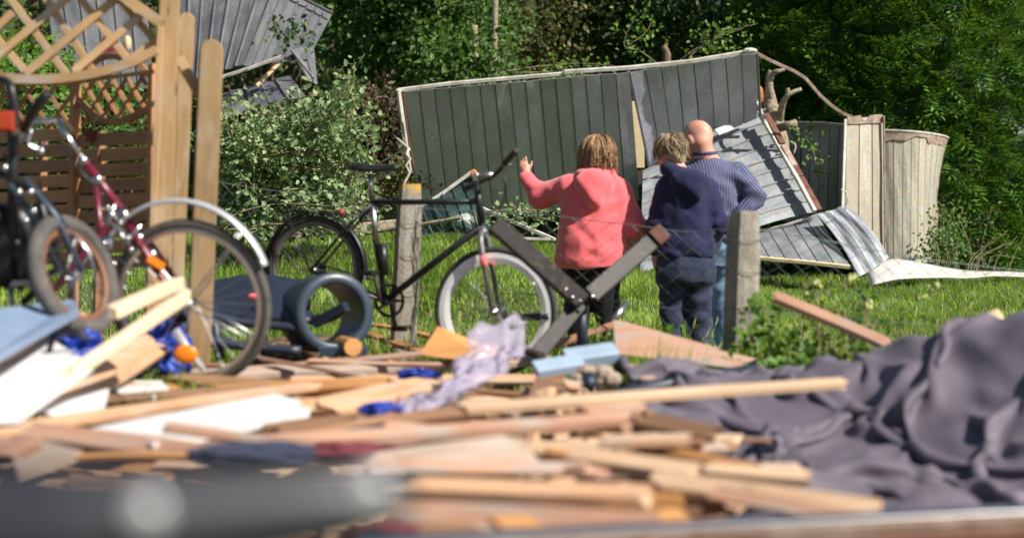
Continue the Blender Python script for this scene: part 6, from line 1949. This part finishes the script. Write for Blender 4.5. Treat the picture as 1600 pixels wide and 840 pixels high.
# near tube: a padded bar coming in from the left, standing on the ground outside the frame
nt_ = thing('padded_bar', 'thick dark grey padded bar closest to the viewer at the lower left', 'bar', (-.62, 1.05, 0))
tp_ = smooth_path([(-.66, 1.02, 0), (-.66, 1.03, .6), (-.56, 1.05, .83), W(-60, 836, 1.06), W(150, 824, 1.07), W(350, 806, 1.09), W(520, 788, 1.11), W(588, 780, 1.12)], 6)
nb = len(tp_)
MB().tube(tp_, [.040 if i < nb * .55 else .040 - .0165 * (i / (nb - 1) - .55) / .45 for i in range(nb)], 20).build('padding', 'tube_plastic', nt_, True)
MB().ball(tp_[-1], .0235, 18, 12).build('end_cap', 'tube_plastic', nt_, True)
for x, y, d in ((225, 802, 1.036), (578, 766, 1.094)):  # pale domes added to stand in for the blurred highlights on the bar
    MB().ball(W(x, y, d), .0125, 20, 14, (1, .5, 1)).build('glint_dome', 'glint_grey', nt_, True)

# bags, cloth scraps, crumpled film
def crumple(name, label, cat, px, py, d, sx, sy, sz, mat, amp=.35, seed=0.0, fr=3.0):
    m = MB().ball((0, 0, 0), 1, 44, 30); V = np.array([tuple(v) for v in m.v])
    V = V * (1 + amp * (1.2 * (.45 - np.abs(vnoise(V * np.array([fr, fr, fr * .5]) + seed))) + .8 * (.4 - np.abs(vnoise(V * fr * 2.1 + seed)))))[:, None]
    V = V * np.array([sx, sy, sz])
    c = W(px, py, d); o = link(name, np_mesh(name, V, m.f, True), mat, None, c)
    return tag(o, label, cat)
crumple('plastic_bag', 'bright blue plastic bag under the front fork of the burgundy bicycle', 'bag', 248, 552, 7.3, .10, .10, .11, 'blue_bag', .9, 1)
crumple('plastic_bag', 'bright blue plastic bag below the small tan walled wheel', 'bag', 108, 542, 6.7, .09, .08, .07, 'blue_bag', .9, 5)
crumple('plastic_bag', 'blue plastic scrap showing between the boards in the middle', 'bag', 596, 640, 5.7, .055, .05, .018, 'blue_bag', .9, 8)
crumple('plastic_bag', 'blue plastic scrap behind the crumpled film', 'bag', 655, 584, 7.0, .07, .05, .018, 'blue_bag', .9, 3)
crumple('cloth_scrap', 'dark red cloth scrap under the long pinkish batten', 'cloth', 540, 706, 4.75, .12, .08, .02, 'maroon', .8, 2)
crumple('cloth_scrap', 'dark red cloth scrap at the bottom edge in the middle', 'cloth', 590, 832, 3.75, .07, .06, .015, 'maroon', .8, 6)
crumple('leather_pouch', 'dark cloth bag lying above the near dark tube', 'bag', 400, 708, 4.7, .17, .10, .03, 'navy_pants', .3, 4)
MB_ = MB().tube(smooth_path([W(74, 560, 6.3), W(84, 530, 6.3), W(112, 518, 6.25), W(138, 530, 6.25)]), .012, 6)
one('bag_handle', 'black carrying loop beside the blue bag at the left', 'strap', MB_, 'black_plastic', True)
def film():
    def f(u, v):
        x = 610 + 205 * u; y0 = 668 - 96 * u; 
        p = W(x, y0 - (6 + 55 * u) * v + 0, 6.1 + .75 * u + .25 * v)
        q = vnoise(np.array([[u * 5, v * 4, 1.0]]))[0]; q2 = vnoise(np.array([[u * 11, v * 8, 4.0]]))[0]
        q3 = vnoise(np.array([[u * 22, v * 15, 7.0]]))[0]
        return p + Vector((.05 * q2 + .02 * q3, .07 * q, .07 * q * (.3 + v) + .04 * abs(q2) + .02 * abs(q3)))
    o = MB().grid(f, 60, 26).build('plastic_film', 'film', None, True); solid(o, .0015)
    tag(o, 'crumpled translucent plastic film lying over the boards in the middle', 'plastic film')
film()

# filler: broken boards and chips between the named ones
def zone(c):
    px = CX + F * c[0] / c[1]; py = HY + F * (CH - c[2]) / c[1]
    if py > 790: return ('left of the steel rail' if px < 620 else 'below the near boards' if px < 1000 else 'under the steel rail')
    if px < 300: return 'below the white plates' if py > 650 else 'below the burgundy bicycle'
    if px < 620: return 'behind the near padded bar' if py > 690 else 'around the big white board' if py > 600 else 'below the open drum'
    if px < 860: return 'right of the near padded bar' if py > 700 else 'round the crumpled film' if py > 590 else 'below the front bicycle wheel'
    return 'beside the lower tarp edge' if py > 690 else 'under the long clean batten' if py > 610 else 'near the blue profile'
TONE = {'wood_fresh': 'tan', 'wood_pink': 'pinkish', 'wood_pale': 'pale', 'wood_brown': 'dark brown', 'wood_orange': 'orange brown', 'wood_grey': 'grey weathered'}
def field_spot():
    while True:
        y = RP.uniform(3.5, 8.2); x = RP.uniform(-1, 1) * y * .34
        if x > .55 + .10 * (y - 4) * .3 and y > 4.3: continue
        if y > 7.4 and x > -.1 : continue
        return x, y
mats = ['wood_fresh'] * 4 + ['wood_pink'] * 5 + ['wood_pale'] * 3 + ['wood_brown'] * 4 + ['wood_orange'] * 2 + ['wood_grey'] * 2
mats = ['wood_fresh'] * 5 + ['wood_pink'] * 6 + ['wood_pale'] * 2 + ['wood_brown'] * 5 + ['wood_orange'] * 3 + ['wood_grey'] * 2
board_meshes = [plank_mesh(1.0, RP.uniform(.025, .095), RP.uniform(.010, .03), 1.1, 5, .012) for _ in range(18)]
for i in range(290):
    x, y = field_spot(); z = float(heap_z(np.array([x]), np.array([y]))[0])
    sl_ = RP.choice(['short', 'short', 'mid length', 'mid length', 'long'])
    L = {'short': .30, 'mid length': .62, 'long': 1.15}[sl_] * RP.uniform(.75, 1.25)
    ang = RP.gauss(0, .36) + (math.pi if RP.random() < .5 else 0)
    t = Vector((math.cos(ang), math.sin(ang), RP.gauss(0, .07)))
    c = Vector((x, y, z + RP.uniform(.0, .15)))
    me = RP.choice(board_meshes).copy(); me.transform(Matrix.Diagonal((L, RP.uniform(.8, 1.2), RP.uniform(.8, 1.2), 1)))
    m = RP.choice(mats)
    place(me, 'broken_board', m, c - t * L / 2, c + t * L / 2, (RP.gauss(0, .25), RP.gauss(-.2, .3), 1), '%s %s broken board %s, lying %s' % (sl_, TONE[m], 'rising right' if math.sin(ang) * math.cos(ang) > .12 else 'falling right' if math.sin(ang) * math.cos(ang) < -.12 else 'nearly level', zone(c)), 'board', 'broken boards of the foreground heap')
chip_meshes = [plank_mesh(1.0, RP.uniform(.2, .6), RP.uniform(.1, .35), .9, 2, .01) for _ in range(12)]
for i in range(200):
    if i < 110:
        c = G(RP.uniform(790, 1085), RP.uniform(598, 770), RP.uniform(.22, .37))
    else:
        x, y = field_spot(); c = Vector((x, y, float(heap_z(np.array([x]), np.array([y]))[0]) + RP.uniform(.02, .1)))
    L = RP.uniform(.03, .13); q = rdirs(1)[0]; t = Vector((q[0], q[1], q[2] * .35)).normalized()
    me = RP.choice(chip_meshes).copy(); me.transform(Matrix.Scale(L, 4)); m = RP.choice(mats)
    place(me, 'wood_chip', m, c, c + t * L, (RP.gauss(0, .4), RP.gauss(-.3, .4), 1), '%s splintered chip of wood lying %s' % (TONE[m], zone(c)), 'wood chip', 'wood chips of the foreground heap')

# ------------------------------------------------------------------ dark tarp thrown over the heap on the right: a small cloth relaxation
def tarp():
    nx, ny = 112, 96
    x0, x1, y0, y1 = .50, 3.05, 3.95, 7.55
    ridge = lambda x: np.interp(x, [.4, .9, 1.35, 1.55, 1.75, 2.2, 3.2], [7.3, 7.1, 6.9, 6.8, 6.5, 6.35, 6.3])
    A = lambda x: np.interp(x, [.4, .8, 1.2, 1.45, 1.6, 1.7, 2.0, 2.5, 3.2], [.36, .36, .32, .36, .46, .42, .62, .71, .73])
    def H(x, y):
        r = ridge(x); a = A(x)
        base = .10 + (a - .10) * np.where(y < r, sstep(r - 1.15, r, y), 1 - .75 * sstep(r, r + 1.1, y))
        lump = .10 * np.maximum(0, vnoise(np.stack([x * 2.6, y * 2.2, x * 0 + 6], 1))) + .08 * np.maximum(0, vnoise(np.stack([x * 4, y * 4, x * 0 + 1], 1)))
        return base + lump * sstep(7.6, 6.6, y)
    u = np.linspace(0, 1, nx); v = np.linspace(0, 1, ny)
    U, Vv = np.meshgrid(u, v, indexing='ij')
    rx = (x1 - x0) * 1.62 / (nx - 1); ry = (y1 - y0) * 1.30 / (ny - 1)
    X = x0 + (x1 - x0) * U; Y = y0 + (y1 - y0) * Vv
    P = np.stack([X, Y, np.zeros_like(X)], -1)
    rg = np.random.default_rng(4)
    nzv = vnoise(np.stack([(X * 6.5 + Y * 2.2).ravel(), (Y * 1.5).ravel(), X.ravel() * 0 + 3], 1)).reshape(X.shape)
    nz2 = vnoise(np.stack([(X * 3 - Y * 3.2).ravel(), (Y * 2 + X).ravel(), X.ravel() * 0 + 8], 1)).reshape(X.shape)
    P[..., 2] = H(X.ravel(), Y.ravel()).reshape(X.shape) + .12 + .17 * nzv + .10 * nz2
    P += rg.normal(size=P.shape) * .002
    Vel = np.zeros_like(P)
    def con(axis, step, rest, k, off=(0, 0)):
        nonlocal P
        for par in range(2):
            if axis == 0:
                i = np.arange(0, nx - step); i = i[((i // step) % 2) == par]; a = (i, slice(None)); b = (i + step, slice(None))
            else:
                i = np.arange(0, ny - step); i = i[((i // step) % 2) == par]; a = (slice(None), i); b = (slice(None), i + step)
            d = P[b] - P[a]; l = np.linalg.norm(d, axis=-1, keepdims=True) + 1e-9
            c = d * (.5 * k * (l - rest) / l)
            P[a] += c; P[b] -= c
    def shear(k):
        rest = math.hypot(rx, ry)
        for (sa, sb) in (((slice(0, -1), slice(0, -1)), (slice(1, None), slice(1, None))), ((slice(0, -1), slice(1, None)), (slice(1, None), slice(0, -1)))):
            d = P[sb] - P[sa]; l = np.linalg.norm(d, axis=-1, keepdims=True) + 1e-9
            c = d * (.25 * k * (l - rest) / l); P[sa] += c; P[sb] -= c
    dt = .02
    for it in range(90):
        Vel[..., 2] -= 9.8 * dt; Vel *= .94
        old = P.copy(); P = P + Vel * dt
        for s in range(4):
            con(0, 1, rx, 1); con(1, 1, ry, 1); shear(.5)
            con(0, 2, rx * 2, .11); con(1, 2, ry * 2, .11)
            # stay inside the spread and above what lies beneath
            P[..., 0] = np.clip(P[..., 0], x0 - .05, x1 + .3); P[..., 1] = np.clip(P[..., 1], y0 - .1, y1 + .1)
            h = H(P[..., 0].ravel(), P[..., 1].ravel()).reshape(nx, ny) + .008 if s == 3 else h_ if it or s else H(P[..., 0].ravel(), P[..., 1].ravel()).reshape(nx, ny)
            h_ = h
            hit = P[..., 2] < h
            P[..., 2] = np.where(hit, h, P[..., 2])
            if s == 3:
                P[..., :2] = np.where(hit[..., None], old[..., :2] + (P[..., :2] - old[..., :2]) * .35, P[..., :2])
        Vel = (P - old) / dt
        sp = np.linalg.norm(Vel, axis=-1, keepdims=True); Vel *= np.minimum(1, 2.0 / (sp + 1e-9))
    i = (np.arange(nx - 1)[:, None] * ny + np.arange(ny - 1)[None]).ravel()
    V = P.reshape(-1, 3)
    Qf = np.stack([i, i + ny, i + ny + 1, i + 1], 1); NN = vnorm(V, Qf); NN = NN * np.sign(NN[:, 2:3] + 1e-9)
    uvw = np.stack([U.ravel() * 26 + Vv.ravel() * 5, Vv.ravel() * 9, U.ravel() * 0 + 3], 1)
    V = V + NN * (.016 * ((1 - np.abs(vnoise(uvw))) ** 3 - .3) + .010 * ((1 - np.abs(vnoise(uvw[:, [1, 0, 2]] * np.array([2.2, .5, 1]) + 4))) ** 3 - .3))[:, None]
    o = link('tarp', np_mesh('tarp', V, np.stack([i, i + ny, i + ny + 1, i + 1], 1), True), 'tarp')
    m = o.modifiers.new('smooth', 'SUBSURF'); m.levels = 1; m.render_levels = 1
    solid(o, .003)
    tag(o, 'dark purple grey tarp thrown in heavy folds over the heap at the lower right', 'tarp')
tarp()

# ------------------------------------------------------------------ weeds by the right post and between the boards
def weed(label, px, py, d, n, h, size, mat, spread=.10, nl=26, name='weed', group=None, flower=0):
    b = W(px, py, d); b.z = 0
    t = thing(name, label, 'weed', b, group)
    stems = MB(); P = []; fl = MB()
    for k in range(n):
        e = b + Vector((random.gauss(0, .10), random.gauss(0, .08), h * random.uniform(.6, 1.1)))
        pp = smooth_path([b + Vector((random.gauss(0, .03), random.gauss(0, .03), 0)), b.lerp(e, .5) + Vector((random.gauss(0, .02), 0, 0)), e], 5)
        stems.tube(pp, [.004 * (1 - .6 * i / (len(pp)-1)) for i in range(len(pp))], 4)
        for q in range(nl):
            P.append(tuple(pp[int(len(pp) * (.15 + .84 * random.random()))] + Vector((random.gauss(0, .02), random.gauss(0, .02), random.gauss(0, .02)))))
        if k < flower:
            for q in range(9): fl.ball(e + Vector((random.gauss(0, .014), random.gauss(0, .012), random.gauss(.01, .012))), random.uniform(.008, .014), 5, 4)
    stems.build('stems', 'twig', t, True)
    m = len(P); A = rdirs(m) + np.array([0, -.2, .15]); N = rdirs(m) * .5 + np.array([.1, -.5, .7])
    V, Fc = leaf_mesh(np.array(P), A, N, RNG.uniform(.6, 1.25, m) * size, .30)
    link('leaves', np_mesh('leaves', V - np.array(b), Fc), mat, t)
    if flower: fl.build('flower_head', 'flower', t, True, kind='stuff')
specs = [(1175, 8.45, .52, .075, 'leaf_bright', 0, 'bright leafy weed climbing the foot of the bare concrete post'), (1215, 8.3, .46, .07, 'leaf_bright', 0, 'green weed just right of the bare concrete post'), (1260, 8.5, .50, .06, 'leaf_bright', 0, 'fine leaved weed behind the tilted plank'),
         (1310, 8.3, .58, .06, 'leaf_olive', 3, 'olive weed with reddish tops above the tilted plank'), (1360, 8.4, .54, .055, 'leaf_green', 0, 'dark green weed right of the tilted plank'), (1412, 8.2, .56, .05, 'leaf_bright', 3, 'weed with a yellow green flower head above the tarp'),
         (1240, 7.8, .36, .08, 'leaf_bright', 0, 'broad leaved weed under the tilted plank at the tarp edge'), (1180, 7.9, .34, .07, 'leaf_bright', 0, 'weed at the right end of the brown plywood sheet'), (1100, 8.4, .38, .07, 'leaf_bright', 0, 'weed in front of the jeans of the bald person'),
         (1040, 8.5, .40, .07, 'leaf_bright', 0, 'weed in front of the navy trousers'), (1330, 7.7, .36, .06, 'leaf_bright', 0, 'low weed just behind the tarp edge'), (945, 8.6, .48, .05, 'leaf_bright', 0, 'thin pale weed growing through the steel frame'),
         (1290, 7.9, .40, .06, 'leaf_green', 0, 'weed under the middle of the tilted plank'), (690, 9.6, .66, .06, 'leaf_bright', 0, 'bright nettle climbing between the left fence post and the bicycle')]
for px, d, h, sz, m, fl, lab in specs:
    weed(lab, px, 560, d, 8 if px > 1150 else 7, h * (1.12 if px > 1150 else 1), sz * .8, m, flower=fl, nl=24)
def near_grass():
    grass('grass', 'tufts of grass sprouting between the boards and along the tarp', 16000, lambda n: (RNG.uniform(.2, 3.2, n), RNG.uniform(7.45, 8.6, n)), .18, .48, .0042, 'grass_blade')
    n = 5000
    x = RNG.uniform(-2.4, .3, n); y = RNG.uniform(6.4, 8.8, n)
    k = vnoise(np.stack([x * 2.2, y * 2.2, x * 0 + 5], 1)) > .12; x, y = x[k], y[k]
    z0 = heap_z(x, y)
    global ground_z
    gz0 = ground_z
    ground_z = lambda X, Y: heap_z(X, Y)
    grass('grass', 'grass growing through the rubble below the bicycles', len(x), lambda m: (x, y), .08, .2, .004, 'grass_blade')
    ground_z = gz0
near_grass()
